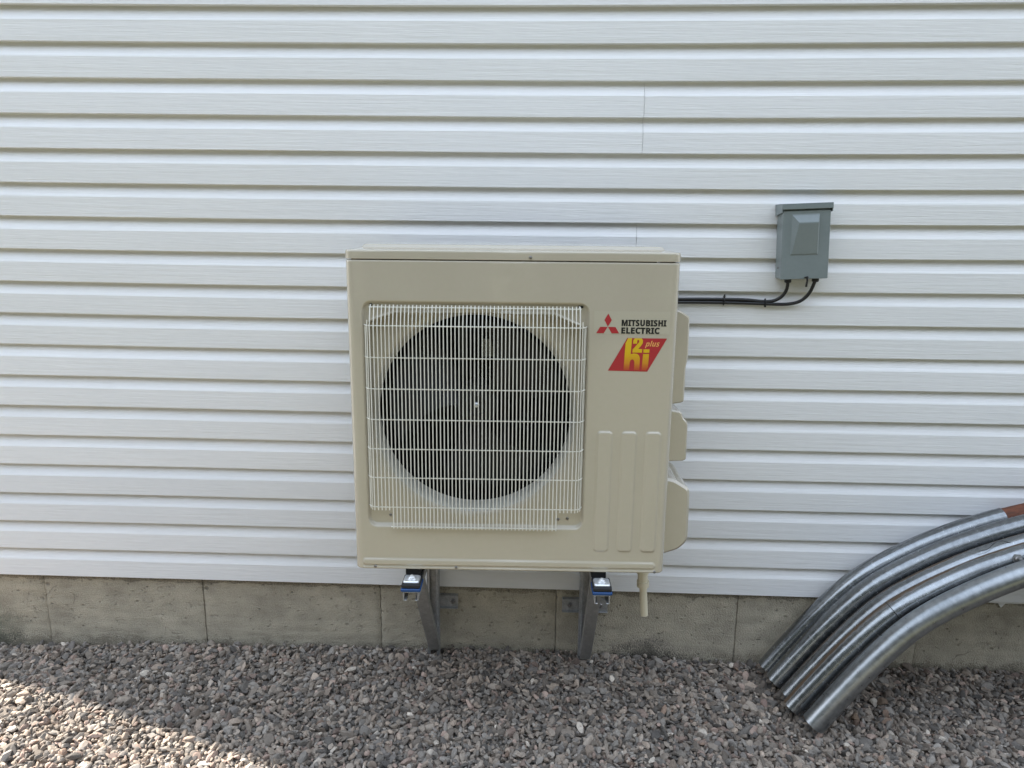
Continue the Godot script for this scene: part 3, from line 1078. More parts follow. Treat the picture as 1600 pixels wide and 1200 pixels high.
func build_guard(t: Node) -> void:
	var guard := Node3D.new()
	guard.name = "fan_guard"
	t.add_child(guard, true)
	var r := 0.00150
	var zf := 0.015
	# upright wires: they lean out below the top rail, run down the front and end in a row
	var long := Geo.new()
	long.tube([Vector3(0, 0.7215, -0.0045), Vector3(0, 0.716, 0.001), Vector3(0, 0.672, zf), Vector3(0, 0.664, zf + 0.001), Vector3(0, 0.1255, zf + 0.001)], r, 7)
	var short := Geo.new()
	short.tube([Vector3(0, 0.7215, -0.0045), Vector3(0, 0.716, 0.001), Vector3(0, 0.672, zf), Vector3(0, 0.664, zf + 0.001), Vector3(0, 0.1770, zf + 0.001)], r, 7)
	var lm := long.mesh()
	var sm := short.mesh()
	var n := 55
	for i in n:
		var x := 0.0610 + (0.5925 - 0.0610) * i / (n - 1)
		var o := obj("wire", lm if (x > 0.103 and x < 0.545) else sm, M.cream_wire, guard)
		o.position.x = x
	# wires on the turned-back ends
	for e in [[0.0545, 0.0125, 0.685], [0.0490, 0.0045, 0.672], [0.0455, -0.0045, 0.671], [0.5995, 0.0125, 0.685], [0.6050, 0.0045, 0.672], [0.6085, -0.0045, 0.671]]:
		var g := Geo.new()
		g.tube([Vector3(0, e[2], 0), Vector3(0, 0.1770, 0)], r, 7)
		var o := obj("wire", g.mesh(), M.cream_wire, guard)
		o.position = Vector3(e[0], 0, e[1])
	# level rails
	var rails := [0.6704, 0.5886, 0.5069, 0.4254, 0.3459, 0.2668, 0.1844]
	for i in rails.size():
		var y: float = rails[i]
		var g := Geo.new()
		var zz := zf - 0.0018
		g.tube(smooth_path([Vector3(0.0430, y, -0.008), Vector3(0.0465, y, 0.0015), Vector3(0.0535, y, 0.0105), Vector3(0.0640, y, zz), Vector3(0.10, y, zz), Vector3(0.33, y, zz), Vector3(0.555, y, zz), Vector3(0.5900, y, zz), Vector3(0.6005, y, 0.0105), Vector3(0.6075, y, 0.0015), Vector3(0.6110, y, -0.008)], 0.012), 0.0016, 7)
		obj("rail", g.mesh(), M.cream_wire, guard)
	var gt := Geo.new()
	gt.tube([Vector3(0.0570, 0.7160, -0.0015), Vector3(0.5960, 0.7160, -0.0015)], 0.0016, 7)
	obj("rail", gt.mesh(), M.cream_wire, guard)
	var gb := Geo.new()
	gb.tube([Vector3(0.1030, 0.1290, zf - 0.0018), Vector3(0.5450, 0.1290, zf - 0.0018)], 0.0016, 7)
	obj("rail", gb.mesh(), M.cream_wire, guard)
	# hooks that hold the guard in the front panel
	for x in [0.0615, 0.5905]:
		var hk := Geo.new()
		hk.tube([Vector3(x, 0.7215, -0.014), Vector3(x, 0.7215, -0.004), Vector3(x, 0.716, -0.0015)], 0.0017, 7)
		obj("hook", hk.mesh(), M.cream_wire, guard)

func round_poly(p: Array, r: float, seg := 4) -> PackedVector2Array:
	var out := PackedVector2Array()
	for i in p.size():
		var a: Vector2 = p[i - 1]
		var b: Vector2 = p[i]
		var c: Vector2 = p[(i + 1) % p.size()]
		var k: float = min(r, min(a.distance_to(b), b.distance_to(c)) * 0.45)
		var s := b + (a - b).normalized() * k
		var e := b + (c - b).normalized() * k
		for q in seg + 1:
			var u := float(q) / seg
			out.append(s.lerp(b, u).lerp(b.lerp(e, u), u))
	return out

func build_side_covers(t: Node) -> void:
	var g := Geo.new()
	g.extrude(round_poly([Vector2(0.842, 0.706), Vector2(0.862, 0.706), Vector2(0.891, 0.688), Vector2(0.893, 0.577), Vector2(0.8885, 0.552), Vector2(0.889, 0.455), Vector2(0.842, 0.447)], 0.008), -0.30, -0.10, 0.004)
	obj("wiring_cover", g.mesh(), M.cream, t)
	var w := Geo.new()
	w.extrude(round_poly([Vector2(0.842, 0.436), Vector2(0.884, 0.428), Vector2(0.889, 0.412), Vector2(0.903, 0.397), Vector2(0.9045, 0.293), Vector2(0.897, 0.288), Vector2(0.842, 0.286)], 0.007), -0.30, -0.10, 0.0035)
	obj("handle_cover", w.mesh(), M.cream, t)
	var v := Geo.new()
	v.extrude(round_poly([Vector2(0.842, 0.238), Vector2(0.875, 0.234), Vector2(0.917, 0.208), Vector2(0.9215, 0.190), Vector2(0.9235, 0.050), Vector2(0.900, 0.024), Vector2(0.842, 0.004)], 0.018, 6), -0.30, -0.10, 0.007)
	obj("valve_cover", v.mesh(), M.cream, t)
	var k := Geo.new()
	k.box(Vector3(0.8475, 0.262, -0.16), Vector3(0.011, 0.045, 0.06), 0.002)
	obj("cable_gasket", k.mesh(), M.black_plastic, t)

func build_badges(t: Node) -> void:
	var z := 0.0009
	# clear carrier film and its emblem of three red lozenges with the maker's name
	var film := flat_poly(t, "emblem_film", [Vector2(0.628, 0.655), Vector2(0.820, 0.655), Vector2(0.820, 0.7125), Vector2(0.628, 0.7125)], 0.0004, M.clear_label)
	var cx := 0.6632
	flat_poly(film, "lozenge", [Vector2(cx, 0.7068), Vector2(cx + 0.0092, 0.6900), Vector2(cx, 0.6737), Vector2(cx - 0.0092, 0.6900)], z, M.red)
	flat_poly(film, "lozenge", [Vector2(cx - 0.0006, 0.6728), Vector2(cx - 0.0102, 0.6566), Vector2(cx - 0.0290, 0.6566), Vector2(cx - 0.0195, 0.6728)], z, M.red)
	flat_poly(film, "lozenge", [Vector2(cx + 0.0006, 0.6728), Vector2(cx + 0.0195, 0.6728), Vector2(cx + 0.0290, 0.6566), Vector2(cx + 0.0102, 0.6566)], z, M.red)
	text_part(film, "lettering", "MITSUBISHI", Vector3(0.6975, 0.6752, 0.0005), 0.1130, 0.0166, M.black_print)
	text_part(film, "lettering", "ELECTRIC", Vector3(0.6975, 0.6562, 0.0005), 0.0970, 0.0162, M.black_print)
	# red sticker with yellow letters that fade into the red toward the bottom: printed so
	var A := Vector2(0.7135, 0.6450)
	var B := Vector2(0.8140, 0.6447)
	var D := Vector2(0.7680, 0.5590)
	var E := Vector2(0.6675, 0.5603)
	var stk := flat_poly(t, "red_sticker", [A, B, D, E], 0.0006, M.red)
	var gr := Gradient.new()
	gr.offsets = PackedFloat32Array([0.0, 0.45, 0.75, 1.0])
	gr.colors = PackedColorArray([lin(0.72, 0.48, 0.02), lin(0.70, 0.45, 0.012), lin(0.62, 0.26, 0.02), lin(0.45, 0.05, 0.03)])
	var gt := GradientTexture2D.new()
	gt.gradient = gr
	gt.width = 8; gt.height = 128
	gt.fill_from = Vector2(0, 0); gt.fill_to = Vector2(0, 1)
	var ym := std(Color.WHITE, 0.35)
	ym.albedo_texture = gt
	# pixel grid of the sticker photo turned into panel metres
	var P := func(u, v): return Vector2(0.6675 + (u - 295.0) / 925.0 * 0.1465, 0.6450 - (v - 485.0) / 515.0 * 0.0855)
	var letters := []
	# letter h: tall stem, arch
	letters.append([P.call(600, 485), P.call(662, 485), P.call(650, 735), P.call(700, 722), P.call(750, 726), P.call(785, 750), P.call(803, 800), P.call(800, 985), P.call(712, 985), P.call(715, 850), P.call(700, 820), P.call(675, 815), P.call(652, 828), P.call(641, 860), P.call(636, 985), P.call(545, 985), P.call(560, 565)])
	# letter i
	letters.append([P.call(850, 728), P.call(945, 728), P.call(938, 930), P.call(905, 985), P.call(835, 985)])
	letters.append([P.call(852, 655), P.call(950, 655), P.call(946, 708), P.call(852, 708)])
	# figure 2
	letters.append([P.call(680, 570), P.call(684, 520), P.call(706, 485), P.call(815, 485), P.call(838, 520), P.call(836, 560), P.call(812, 600), P.call(768, 652), P.call(832, 652), P.call(830, 708), P.call(676, 708), P.call(680, 660), P.call(740, 590), P.call(778, 545), P.call(778, 520), P.call(762, 510), P.call(748, 520), P.call(744, 570)])
	for i in letters.size():
		var g := Geo.new()
		var poly := PackedVector2Array(letters[i])
		var ix := Geometry2D.triangulate_polygon(poly)
		for k in range(0, ix.size(), 3):
			var w := []
			var uv := []
			for m in 3:
				var q := poly[ix[k + m]]
				w.append(Vector3(q.x, q.y, 0.0009))
				uv.append(Vector2(0.5, clamp((0.6450 - q.y) / 0.0855, 0.0, 1.0)))
			g.tri(w[0], w[1], w[2], Vector3.BACK, Vector3.BACK, Vector3.BACK, uv[0], uv[1], uv[2])
		obj("printed_letter", g.mesh(), ym, stk)
	text_part(stk, "lettering", "plus", Vector3(0.7590, 0.6195, 0.0007), 0.0330, 0.0190, M.orange_print, 700, false, 0.30, 0.0)

# ------------------------------------------------------------------ brackets
func channel(g: Geo, a: Vector3, b: Vector3, up: Vector3, w: float, h: float, th := 0.0025, lip := 0.007) -> void:
	# strut channel from a to b: closed on the side of "up", open below with inturned lips
	var d := (b - a).normalized()
	var s := d.cross(up).normalized()
	var u := s.cross(d).normalized()
	var bs := Basis(s, u, -d)
	var L := a.distance_to(b)
	var c := (a + b) * 0.5
	g.box(c + u * (-th / 2), Vector3(w, th, L), 0.0008, bs)
	for k in [-1.0, 1.0]:
		g.box(c + s * (k * (w / 2 - th / 2)) + u * (-h / 2 - th / 2), Vector3(th, h - th - 0.0002, L), 0.0008, bs)
		g.box(c + s * (k * (w / 2 - th - lip / 2)) + u * (-h + th / 2), Vector3(lip - 0.0004, th, L), 0.0008, bs)

func build_brackets() -> void:
	var specs := [
		["galvanized steel wall bracket with blue pad under the heat pump's left end", 0.1570],
		["galvanized steel wall bracket with blue pad beside the cream drain spout", 0.6700]]
	for i in 2:
		var x: float = specs[i][1]
		# built in the heat pump's own frame, so that the arms run square to it
		var t := thing("wall_bracket", specs[i][0], "bracket", Vector3(0, LIFT, 0.453), UYAW, "brackets under the heat pump")
		var zw := -0.462 + x * 0.0225         # wall plane seen from this frame
		zw = -0.453 / cos(UYAW) + x * tan(UYAW) - 0.020
		var arm := Geo.new()
		channel(arm, Vector3(x, -0.0415, zw + 0.052), Vector3(x, -0.0415, 0.050), Vector3.UP, 0.041, 0.026)
		obj("arm", arm.mesh(), M.zinc, t)
		var up := Geo.new()
		channel(up, Vector3(x, -0.545 - 0.02 * i, zw + 0.030), Vector3(x, -0.035, zw + 0.030), Vector3.FORWARD, 0.041, 0.022)
		up.box(Vector3(x, -0.29, zw + 0.031), Vector3(0.0405, 0.5, 0.0025), 0.0005)
		obj("upright", up.mesh(), M.zinc, t)
		var br := Geo.new()
		channel(br, Vector3(x + 0.004, -0.500 - 0.018 * i, zw + 0.062), Vector3(x - 0.001, -0.070, -0.075), Vector3(0, 0.6, 0.7), 0.036, 0.024)
		obj("brace", br.mesh(), M.zinc, t)
		var gus := Geo.new()
		gus.extrude(PackedVector2Array([Vector2(0, 0), Vector2(0.16, 0), Vector2(0, -0.17)]), -0.0012, 0.0012, 0.0, Transform3D(Basis(Vector3(0, 0, 1), Vector3(0, 1, 0), Vector3(-1, 0, 0)), Vector3(x + (0.0220 if i == 0 else -0.0220), -0.0430, zw + 0.040)))
		obj("gusset", gus.mesh(), M.zinc, t)
		var pl := Geo.new()
		var pc := x + 0.030 if i == 0 else x + 0.002
		var pw := 0.100 if i == 0 else 0.155
		pl.box(Vector3(pc, -0.345, zw + 0.004), Vector3(pw, 0.050, 0.0070), 0.001)
		for k in [-1.0, 1.0]:
			pl.box(Vector3(pc, -0.345 + k * 0.0235, zw + 0.0125), Vector3(pw, 0.003, 0.010), 0.0008)
		var wp := obj("wall_plate", pl.mesh(), M.zinc, t)
		for k in [-1.0, 1.0]:
			var bo := Geo.new()
			bo.lathe([Vector2(0.009, 0.0), Vector2(0.009, 0.006), Vector2(0.007, 0.008), Vector2(0.004, 0.008), Vector2(0.004, 0.016), Vector2(0.0, 0.016)], Vector3(pc + k * pw * 0.33, -0.345, zw + 0.0076), Vector3.BACK, 6)
			obj("anchor_bolt", bo.mesh(), M.screw, wp)
		# rubber isolator: blue layer, black layer, then the shiny washer and its nut
		var pb := Geo.new()
		pb.box(Vector3(x, -0.0368, 0.0205), Vector3(0.0530, 0.0088, 0.064), 0.002)
		obj("isolator_pad", pb.mesh(), M.blue, t)
		var pk := Geo.new()
		pk.box(Vector3(x, -0.0264, 0.0195), Vector3(0.0500, 0.0118, 0.062), 0.0025)
		obj("isolator_top", pk.mesh(), M.rubber, t)
		var wa := Geo.new()
		var wpoly := round_poly([Vector2(-0.0215, -0.0205), Vector2(0.0215, -0.0205), Vector2(0.0215, 0.0205), Vector2(-0.0215, 0.0205)], 0.007)
		wa.extrude(wpoly, 0.0, 0.0050, 0.0022, Transform3D(Basis(Vector3(1, 0, 0), Vector3(0, 0, -1), Vector3(0, 1, 0)), Vector3(x, -0.0204, 0.0215)))
		var wo := obj("washer", wa.mesh(), M.chrome, t)
		var nu := Geo.new()
		nu.lathe([Vector2(0.0125, 0.0), Vector2(0.0125, 0.0012), Vector2(0.0092, 0.0014), Vector2(0.0092, 0.0050), Vector2(0.0074, 0.0062), Vector2(0.0046, 0.0063), Vector2(0.0046, 0.0088), Vector2(0.0, 0.0096)], Vector3(x, -0.0154, 0.0215), Vector3.UP, 6)
		obj("nut", nu.mesh(), M.chrome, wo)

# ------------------------------------------------------------------ disconnect box and cables
func build_disconnect() -> void:
	var t := thing("disconnect_box", "grey metal electrical disconnect box mounted on the white siding", "switch box", Vector3(1.2720, 0.772 + LIFT, 0.001))
	t.rotation.z = deg_to_rad(2.7)
	var w := 0.134
	var h := 0.205
	var d := 0.058
	var b := Geo.new()
	b.box(Vector3(0, h / 2 + 0.002, d / 2 - 0.002), Vector3(w, h, d - 0.004), 0.002)
	obj("enclosure", b.mesh(), M.enamel, t)
	# cover with the pressed wedge
	var g := Geo.new()
	var zc := d + 0.0022
	g.box(Vector3(0, (h - 0.004) / 2, d), Vector3(w + 0.003, h - 0.006, 0.0044), 0.0014)
	g.box(Vector3(-w / 2 - 0.0007, (h - 0.004) / 2, d - 0.008), Vector3(0.0014, h - 0.008, 0.014), 0.0005)
	g.box(Vector3(w / 2 + 0.0007, (h - 0.004) / 2, d - 0.008), Vector3(0.0014, h - 0.008, 0.014), 0.0005)
	var cover := obj("cover", g.mesh(), M.enamel, t)
	var wd := Geo.new()
	var o := [Vector3(-0.0440, 0.190, zc), Vector3(0.0370, 0.190, zc), Vector3(0.0370, 0.071, zc), Vector3(-0.0440, 0.071, zc)]
	var q := [Vector3(-0.0240, 0.163, zc + 0.0150), Vector3(0.0285, 0.163, zc + 0.0150), Vector3(0.0330, 0.076, zc + 0.0022), Vector3(-0.0400, 0.076, zc + 0.0022)]
	# soft pressed edges: two rings between foot and face
	var rings := [o]
	for s in [[0.12, 0.06], [0.88, 0.97], [1.0, 1.0]]:
		var rr := []
		for k in 4: rr.append(Vector3(lerp(o[k].x, q[k].x, s[0]), lerp(o[k].y, q[k].y, s[0]), lerp(o[k].z, q[k].z, s[1])))
		rings.append(rr)
	var cen := Vector3(0, 0.12, zc - 0.03)
	for i in rings.size() - 1:
		for k in 4:
			var kk := (k + 1) % 4
			var A: Vector3 = rings[i][k]
			var B: Vector3 = rings[i][kk]
			wd.face([A, B, rings[i + 1][kk], rings[i + 1][k]], A - cen)
	wd.face(rings[-1], Vector3.BACK)
	obj("pressed_wedge", wd.mesh(), M.enamel, cover)
	# rain hood
	var hd := Geo.new()
	var yt := h + 0.014
	hd.box(Vector3(0, yt, d / 2 + 0.003), Vector3(w + 0.012, 0.0025, d + 0.010), 0.0008)
	hd.box(Vector3(0, yt - 0.0082, d + 0.0068), Vector3(w + 0.012, 0.0140, 0.0025), 0.0008)
	for k in [-1.0, 1.0]:
		hd.extrude(PackedVector2Array([Vector2(0.0, 0.0), Vector2(d + 0.0055, 0.0), Vector2(d + 0.0055, -0.022), Vector2(0.010, -0.030), Vector2(0.0, -0.030)]), -0.0011, 0.0011, 0.0, Transform3D(Basis(Vector3(0, 0, 1), Vector3(0, 1, 0), Vector3(-1, 0, 0)), Vector3(k * (w / 2 + 0.0048), yt - 0.0014, 0.0)))
	obj("rain_hood", hd.mesh(), M.enamel, t)
	for x in [-0.0400, 0.0415]:
		var gl := Geo.new()
		gl.lathe([Vector2(0.0, 0.004), Vector2(0.0105, 0.004), Vector2(0.0105, -0.0075), Vector2(0.0082, -0.0105), Vector2(0.0, -0.0105)], Vector3(x, 0.0, 0.036), Vector3.UP, 12)
		obj("cable_gland", gl.mesh(), M.black_plastic, t)
	var lt := Geo.new()
	lt.tube([Vector3(0.008, 0.009, d + 0.005), Vector3(0.008, -0.004, d + 0.006), Vector3(0.0060, -0.022, d + 0.004)], [0.0030, 0.0028, 0.0034], 8)
	lt.box(Vector3(0.006, 0.006, d + 0.0032), Vector3(0.012, 0.004, 0.004), 0.0008)
	obj("seal_tie", lt.mesh(), M.black_plastic, t)
	var sc := screw_mesh()
	var so := obj("side_screw", sc, M.screw, t)
	so.position = Vector3(-w / 2 - 0.0008, 0.035, d - 0.030)
	so.rotation.y = -PI / 2

func build_cables() -> void:
	var Y := LIFT
	var zz := 0.0065
	var c1 := smooth_path([Vector3(0.79, 0.704 + Y, 0.110), Vector3(0.85, 0.704 + Y, 0.045), Vector3(0.92, 0.7035 + Y, 0.010), Vector3(1.0537, 0.7045 + Y, zz), Vector3(1.125, 0.7035 + Y, zz), Vector3(1.175, 0.6995 + Y, zz + 0.001), Vector3(1.205, 0.703 + Y, 0.010), Vector3(1.224, 0.716 + Y, 0.018), Vector3(1.2335, 0.737 + Y, 0.028), Vector3(1.2335, 0.764 + Y, 0.037)], 0.012)
	var c2 := smooth_path([Vector3(0.79, 0.692 + Y, 0.110), Vector3(0.85, 0.692 + Y, 0.045), Vector3(0.92, 0.694 + Y, 0.011), Vector3(1.0537, 0.6945 + Y, zz), Vector3(1.125, 0.6935 + Y, zz), Vector3(1.19, 0.6925 + Y, zz + 0.004), Vector3(1.245, 0.6930 + Y, 0.012), Vector3(1.280, 0.703 + Y, 0.019), Vector3(1.302, 0.728 + Y, 0.028), Vector3(1.3135, 0.767 + Y, 0.037)], 0.012)
	var names := [["black cable ending in the left gland of the grey box", c1], ["black cable ending in the right gland of the grey box", c2]]
	for i in 2:
		var g := Geo.new()
		g.tube(names[i][1], 0.0051, 10)
		var o := obj("black_cable", g.mesh(), M.cable)
		tag(o, names[i][0], "cable", "cables from the heat pump to the grey box")
	# ties round both cables
	for e in [[1.0537, "black cable tie with upright tail midway along the two cables", true], [1.178, "black cable tie where the two cables part below the grey box", false]]:
		var t := thing("cable_tie", e[1], "cable tie", Vector3(e[0], 0.699 + Y, zz), 0.0, "ties round the cables")
		var g := Geo.new()
		var loop := []
		for k in 21:
			var a := TAU * k / 20.0
			loop.append(Vector3(0, 0.0115 * sin(a), 0.0072 * cos(a) + 0.0004))
		if e[2] == false:
			for k in loop.size(): loop[k] = loop[k] + Vector3(0, -0.003, 0.003)
		g.tube(loop, 0.0020, 6, false)
		obj("strap", g.mesh(), M.black_plastic, t)
		if e[2]:
			var h := Geo.new()
			h.box(Vector3(0, 0.0135, 0.004), Vector3(0.0065, 0.0065, 0.006), 0.001)
			h.tube([Vector3(0, 0.014, 0.004), Vector3(0.0005, 0.021, 0.005)], 0.0026, 6)
			obj("tie_head", h.mesh(), M.black_plastic, t)
		else:
			var h := Geo.new()
			h.box(Vector3(0, -0.013, 0.008), Vector3(0.006, 0.006, 0.005), 0.001)
			obj("tie_head", h.mesh(), M.black_plastic, t)

# ------------------------------------------------------------------ galvanised hoops
func build_hoops() -> void:
	# centre line in (x, y), taken over the frame and carried on as the same arch
	var ctr := [Vector2(1.318, 0.022), Vector2(1.390, 0.126), Vector2(1.465, 0.227), Vector2(1.567, 0.342), Vector2(1.680, 0.425), Vector2(1.845, 0.512), Vector2(2.05, 0.585), Vector2(2.32, 0.645), Vector2(2.62, 0.668)]
	var labels := [
		"galvanized steel hoop nearest the siding, its upper length rusty red",
		"bright galvanized steel hoop, second out from the house wall",
		"thin-looking galvanized steel hoop between two brighter ones, third from the wall",
		"galvanized steel hoop with rust along its back and a dark ring, fourth from wall",
		"front galvanized steel hoop, pale grey and farthest from the wall"]
	# [z at the ground, z at the right, x shift, y shift, radius, rust]
	var sp := [
		[0.062, 0.050, -0.052, 0.006, 0.0315, []],
		[0.132, 0.118, -0.045, 0.004, 0.0320, []],
		[0.200, 0.186, -0.022, -0.014, 0.0300, [[0.44, 0.07, 0.85]]],
		[0.264, 0.252, -0.030, -0.004, 0.0325, [[0.46, 0.085, 0.9]]],
		[0.338, 0.326, 0.006, 0.000, 0.0345, []]]
	for i in 5:
		var s = sp[i]
		var pts := []
		for k in ctr.size():
			var c: Vector2 = ctr[k]
			var u := float(k) / (ctr.size() - 1)
			pts.append(Vector3(c.x + s[2] * (1.0 - 0.4 * u), max(c.y + s[3] * (0.3 + 0.7 * u), 0.012), lerp(float(s[0]), float(s[1]), u)))
		# the other half of the arch, out of frame
		for k in range(ctr.size() - 2, -1, -1):
			var c: Vector2 = ctr[k]
			pts.append(Vector3(2 * 2.62 - c.x + s[2] * 0.6, max(c.y + s[3], 0.012), s[1]))
		var path := smooth_path(pts, 0.03)
		var t := thing("steel_hoop", labels[i], "pipe", Vector3.ZERO, 0.0, "curved steel hoops leaning by the wall")
		var mat := galv(300 + i * 10, s[5], 0.5 if i == 4 else 0.0)
		if i == 0:
			# this one changes to a rusty red pipe just inside the right edge of the frame
			var a := []
			var b := []
			for p in path:
				if p.x < 1.97: a.append(p)
				elif p.x < 3.4: b.append(p)
				else: b.append(p)
			b.push_front(a[-1])
			var g := Geo.new()
			g.tube(a, s[4], 32, true, 1.2, 0.003)
			obj("tube", g.mesh(), mat, t)
			var g2 := Geo.new()
			g2.tube(b, s[4] - 0.0035, 32, true, 1.2)
			var rm := std(Color.WHITE, 0.8)
			rm.albedo_texture = mottled(128, 256, 400, 0.03, 0.15, lin(0.09, 0.035, 0.02), lin(0.24, 0.075, 0.035), 1.6)
			var ro := obj("rusty_pipe", g2.mesh(), rm, t)
			ro.set_meta("label", "rusty red pipe pushed into the galvanized tube")
		else:
			var g := Geo.new()
			g.tube(path, s[4], 32, true, 1.2, 0.003)
			obj("tube", g.mesh(), mat, t)
		if i == 2:      # twist of wire over the tube
			var p := path_at(path, 1.86)
			var w := Geo.new()
			w.tube(smooth_path([p + Vector3(-0.075, 0.008, 0.022), p + Vector3(-0.055, 0.016, 0.026), p + Vector3(-0.02, 0.034, 0.010), p + Vector3(0.01, 0.035, 0.012), p + Vector3(0.050, 0.020, 0.034)], 0.008), 0.0011, 6)
			obj("wire_twist", w.mesh(), M.motor, t)
		if i == 3:
			var p := path_at(path, 1.545)
			var d := (path_at(path, 1.56) - path_at(path, 1.53)).normalized()
			var rg := Geo.new()
			rg.tube([p - d * 0.0010, p + d * 0.0010], s[4] + 0.0004, 32, false)
			obj("joint_ring", rg.mesh(), M.dark_gap, t)
			var q := path_at(path, 1.868)
			var bo := Geo.new()
			bo.lathe([Vector2(0.015, -0.002), Vector2(0.015, 0.001), Vector2(0.0105, 0.0015), Vector2(0.0105, 0.008), Vector2(0.0085, 0.010), Vector2(0.005, 0.010), Vector2(0.005, 0.018), Vector2(0.0, 0.019)], q + Vector3(-0.004, 0.012, s[4] - 0.002), Vector3(-0.1, 0.35, 0.93).normalized(), 6)
			obj("bolt", bo.mesh(), M.screw, t)

func path_at(path: Array, x: float) -> Vector3:
	for p in path:
		if p.x >= x: return p
	return path[-1]

# ------------------------------------------------------------------ gravel
func rock_mesh(seed_: int) -> ArrayMesh:
	var r := RandomNumberGenerator.new()
	r.seed = seed_
	var ph := (1.0 + sqrt(5.0)) / 2.0
	var vs := []
	for q in [[-1, ph, 0], [1, ph, 0], [-1, -ph, 0], [1, -ph, 0], [0, -1, ph], [0, 1, ph], [0, -1, -ph], [0, 1, -ph], [ph, 0, -1], [ph, 0, 1], [-ph, 0, -1], [-ph, 0, 1]]:
		vs.append(Vector3(q[0], q[1], q[2]).normalized())
	var fs := [[0, 11, 5], [0, 5, 1], [0, 1, 7], [0, 7, 10], [0, 10, 11], [1, 5, 9], [5, 11, 4], [11, 10, 2], [10, 7, 6], [7, 1, 8], [3, 9, 4], [3, 4, 2], [3, 2, 6], [3, 6, 8], [3, 8, 9], [4, 9, 5], [2, 4, 11], [6, 2, 10], [8, 6, 7], [9, 8, 1]]
	var planes := []
	for k in 9:
		planes.append([Vector3(r.randfn(), r.randfn(), r.randfn()).normalized(), r.randf_range(0.42, 0.78)])
	var nf := noise(seed_, 0.8, 2)
	var shape := func(p: Vector3) -> Vector3:
		p = p * (1.0 + 0.16 * nf.get_noise_3dv(p * 1.2))
		for pl in planes:
			var e: float = p.dot(pl[0]) - pl[1]
			if e > 0: p -= pl[0] * e
		return p
	var g := Geo.new()
	for f in fs:
		var a: Vector3 = vs[f[0]]
		var b: Vector3 = vs[f[1]]
		var c: Vector3 = vs[f[2]]
		var ab := (a + b).normalized()
		var bc := (b + c).normalized()
		var ca := (c + a).normalized()
		for t in [[a, ab, ca], [ab, b, bc], [ca, bc, c], [ab, bc, ca]]:
			var p0: Vector3 = shape.call(t[0])
			var p1: Vector3 = shape.call(t[1])
			var p2: Vector3 = shape.call(t[2])
			var n := (p1 - p0).cross(p2 - p0)
			if n.length() < 1e-7: continue
			n = n.normalized()
			if n.dot(p0 + p1 + p2) < 0: n = -n
			g.tri(p0, p1, p2, n, n, n)
	return g.mesh()

func stone_colour() -> Color:
	var k := rng.randf()
	var v := 0.42 + 1.05 * rng.randf() + 0.45 * pow(rng.randf(), 4.0)
	var c := Vector3(0.31, 0.285, 0.262)
	if k < 0.26: c = Vector3(0.27, 0.265, 0.26)
	elif k < 0.42: c = Vector3(0.36, 0.315, 0.28)
	elif k < 0.49: c = Vector3(0.37, 0.30, 0.275)
	elif k < 0.58: c = Vector3(0.20, 0.195, 0.195)
	elif k < 0.605: c = Vector3(0.55, 0.53, 0.50)
	elif k < 0.613: c = Vector3(0.27, 0.205, 0.17)
	c *= v * 0.94
	return Color(c.x * 1.08, c.y * 0.985, c.z * 0.88)

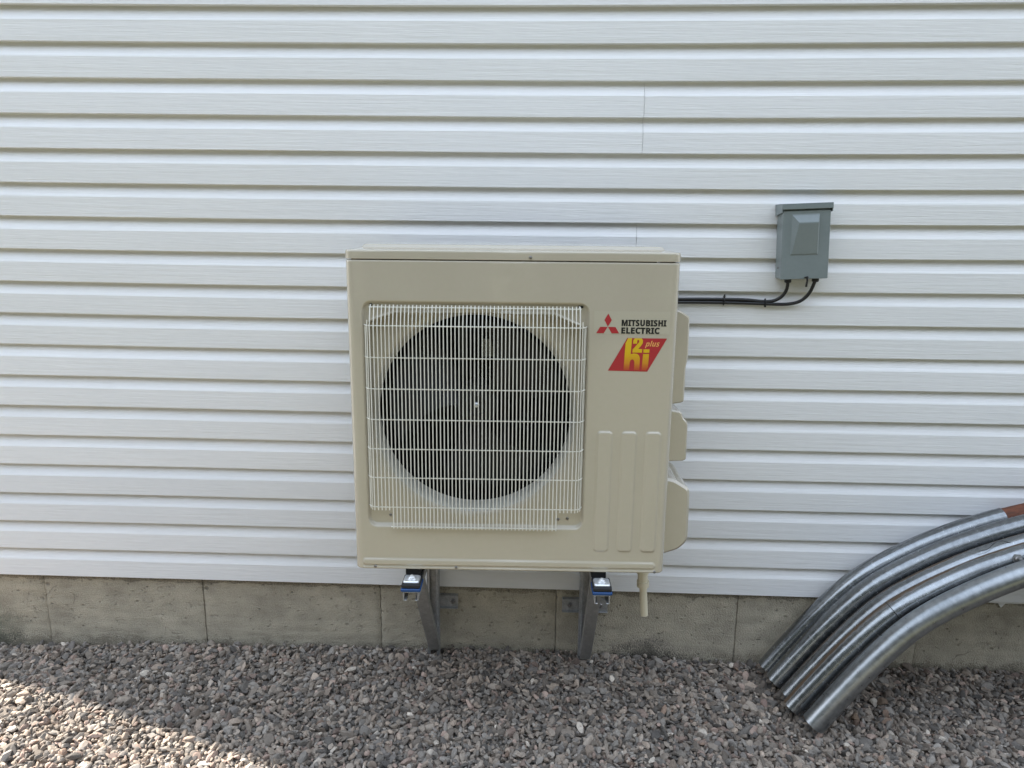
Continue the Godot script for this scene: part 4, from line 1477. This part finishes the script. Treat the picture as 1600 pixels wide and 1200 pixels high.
func build_gravel() -> void:
	var root := Node3D.new()
	root.name = "gravel"
	root.set_meta("kind", "stuff")
	tag(root, "grey crushed stone gravel along the foot of the house wall", "gravel")
	add_child(root)
	var variants := 8
	var lists := []
	var cols := []
	for i in variants:
		lists.append([]); cols.append([])
	var layers := [[0.0128, -0.012, 1.0], [0.0130, -0.002, 1.0]]
	for L in layers:
		var st: float = L[0]
		var z := -0.012
		while z < 1.24:
			var x := -2.3
			while x < 3.0:
				var px := x + rng.randf_range(-0.5, 0.5) * st
				var pz := z + rng.randf_range(-0.5, 0.5) * st
				# graded sizes: mostly 8 to 20 mm, a few larger
				var s: float = 0.0046 + 0.0050 * rng.randf() + 0.0090 * pow(rng.randf(), 6.0)
				if pz > -0.018 + s * 0.7:
					var bas := Basis.from_euler(Vector3(rng.randfn() * 0.7, rng.randf() * TAU, rng.randfn() * 0.7))
					bas = bas * Basis.from_scale(Vector3(s * rng.randf_range(1.0, 1.8), s * rng.randf_range(0.5, 0.9), s * rng.randf_range(0.8, 1.25)))
					var o := Vector3(px, ground_y(px, pz) + L[1] + rng.randf_range(-0.006, 0.006), pz)
					var v := rng.randi() % variants
					lists[v].append(Transform3D(bas, o))
					cols[v].append(stone_colour())
				x += st
			z += st
	for v in variants:
		var mm := MultiMesh.new()
		mm.transform_format = MultiMesh.TRANSFORM_3D
		mm.use_colors = true
		mm.mesh = rock_mesh(500 + v)
		mm.instance_count = lists[v].size()
		for i in lists[v].size():
			mm.set_instance_transform(i, lists[v][i])
			mm.set_instance_color(i, cols[v][i])
		var mi := MultiMeshInstance3D.new()
		mi.name = "stones"
		mi.multimesh = mm
		mi.material_override = M.stone
		mi.set_meta("kind", "stuff")
		root.add_child(mi, true)

func build_loose_stones() -> void:
	var list := [
		["brown rounded stone on the gravel right of the steel hoops, nearer the wall", Vector3(1.585, 0.006, 0.200), 0.017, Color(0.23, 0.165, 0.115)],
		["brown pebble on the gravel beside the front steel hoop's lower end", Vector3(1.473, 0.006, 0.280), 0.015, Color(0.22, 0.15, 0.10)],
		["pinkish stone on the gravel beside the lower ends of the steel hoops", Vector3(1.216, 0.005, 0.225), 0.014, Color(0.33, 0.23, 0.19)]]
	for i in list.size():
		var e = list[i]
		var m := StandardMaterial3D.new()
		m.albedo_texture = M.stone.albedo_texture
		m.albedo_color = (e[3] as Color).linear_to_srgb()
		m.uv1_triplanar = true
		m.roughness = 0.85
		var o := obj("loose_stone", rock_mesh(540 + i), m)
		o.position = e[1]
		o.basis = Basis.from_euler(Vector3(0.3, 1.1 * i, 0.2)) * Basis.from_scale(Vector3(1.25, 0.8, 1.0) * e[2])
		tag(o, e[0], "stone", "larger loose stones on the gravel")
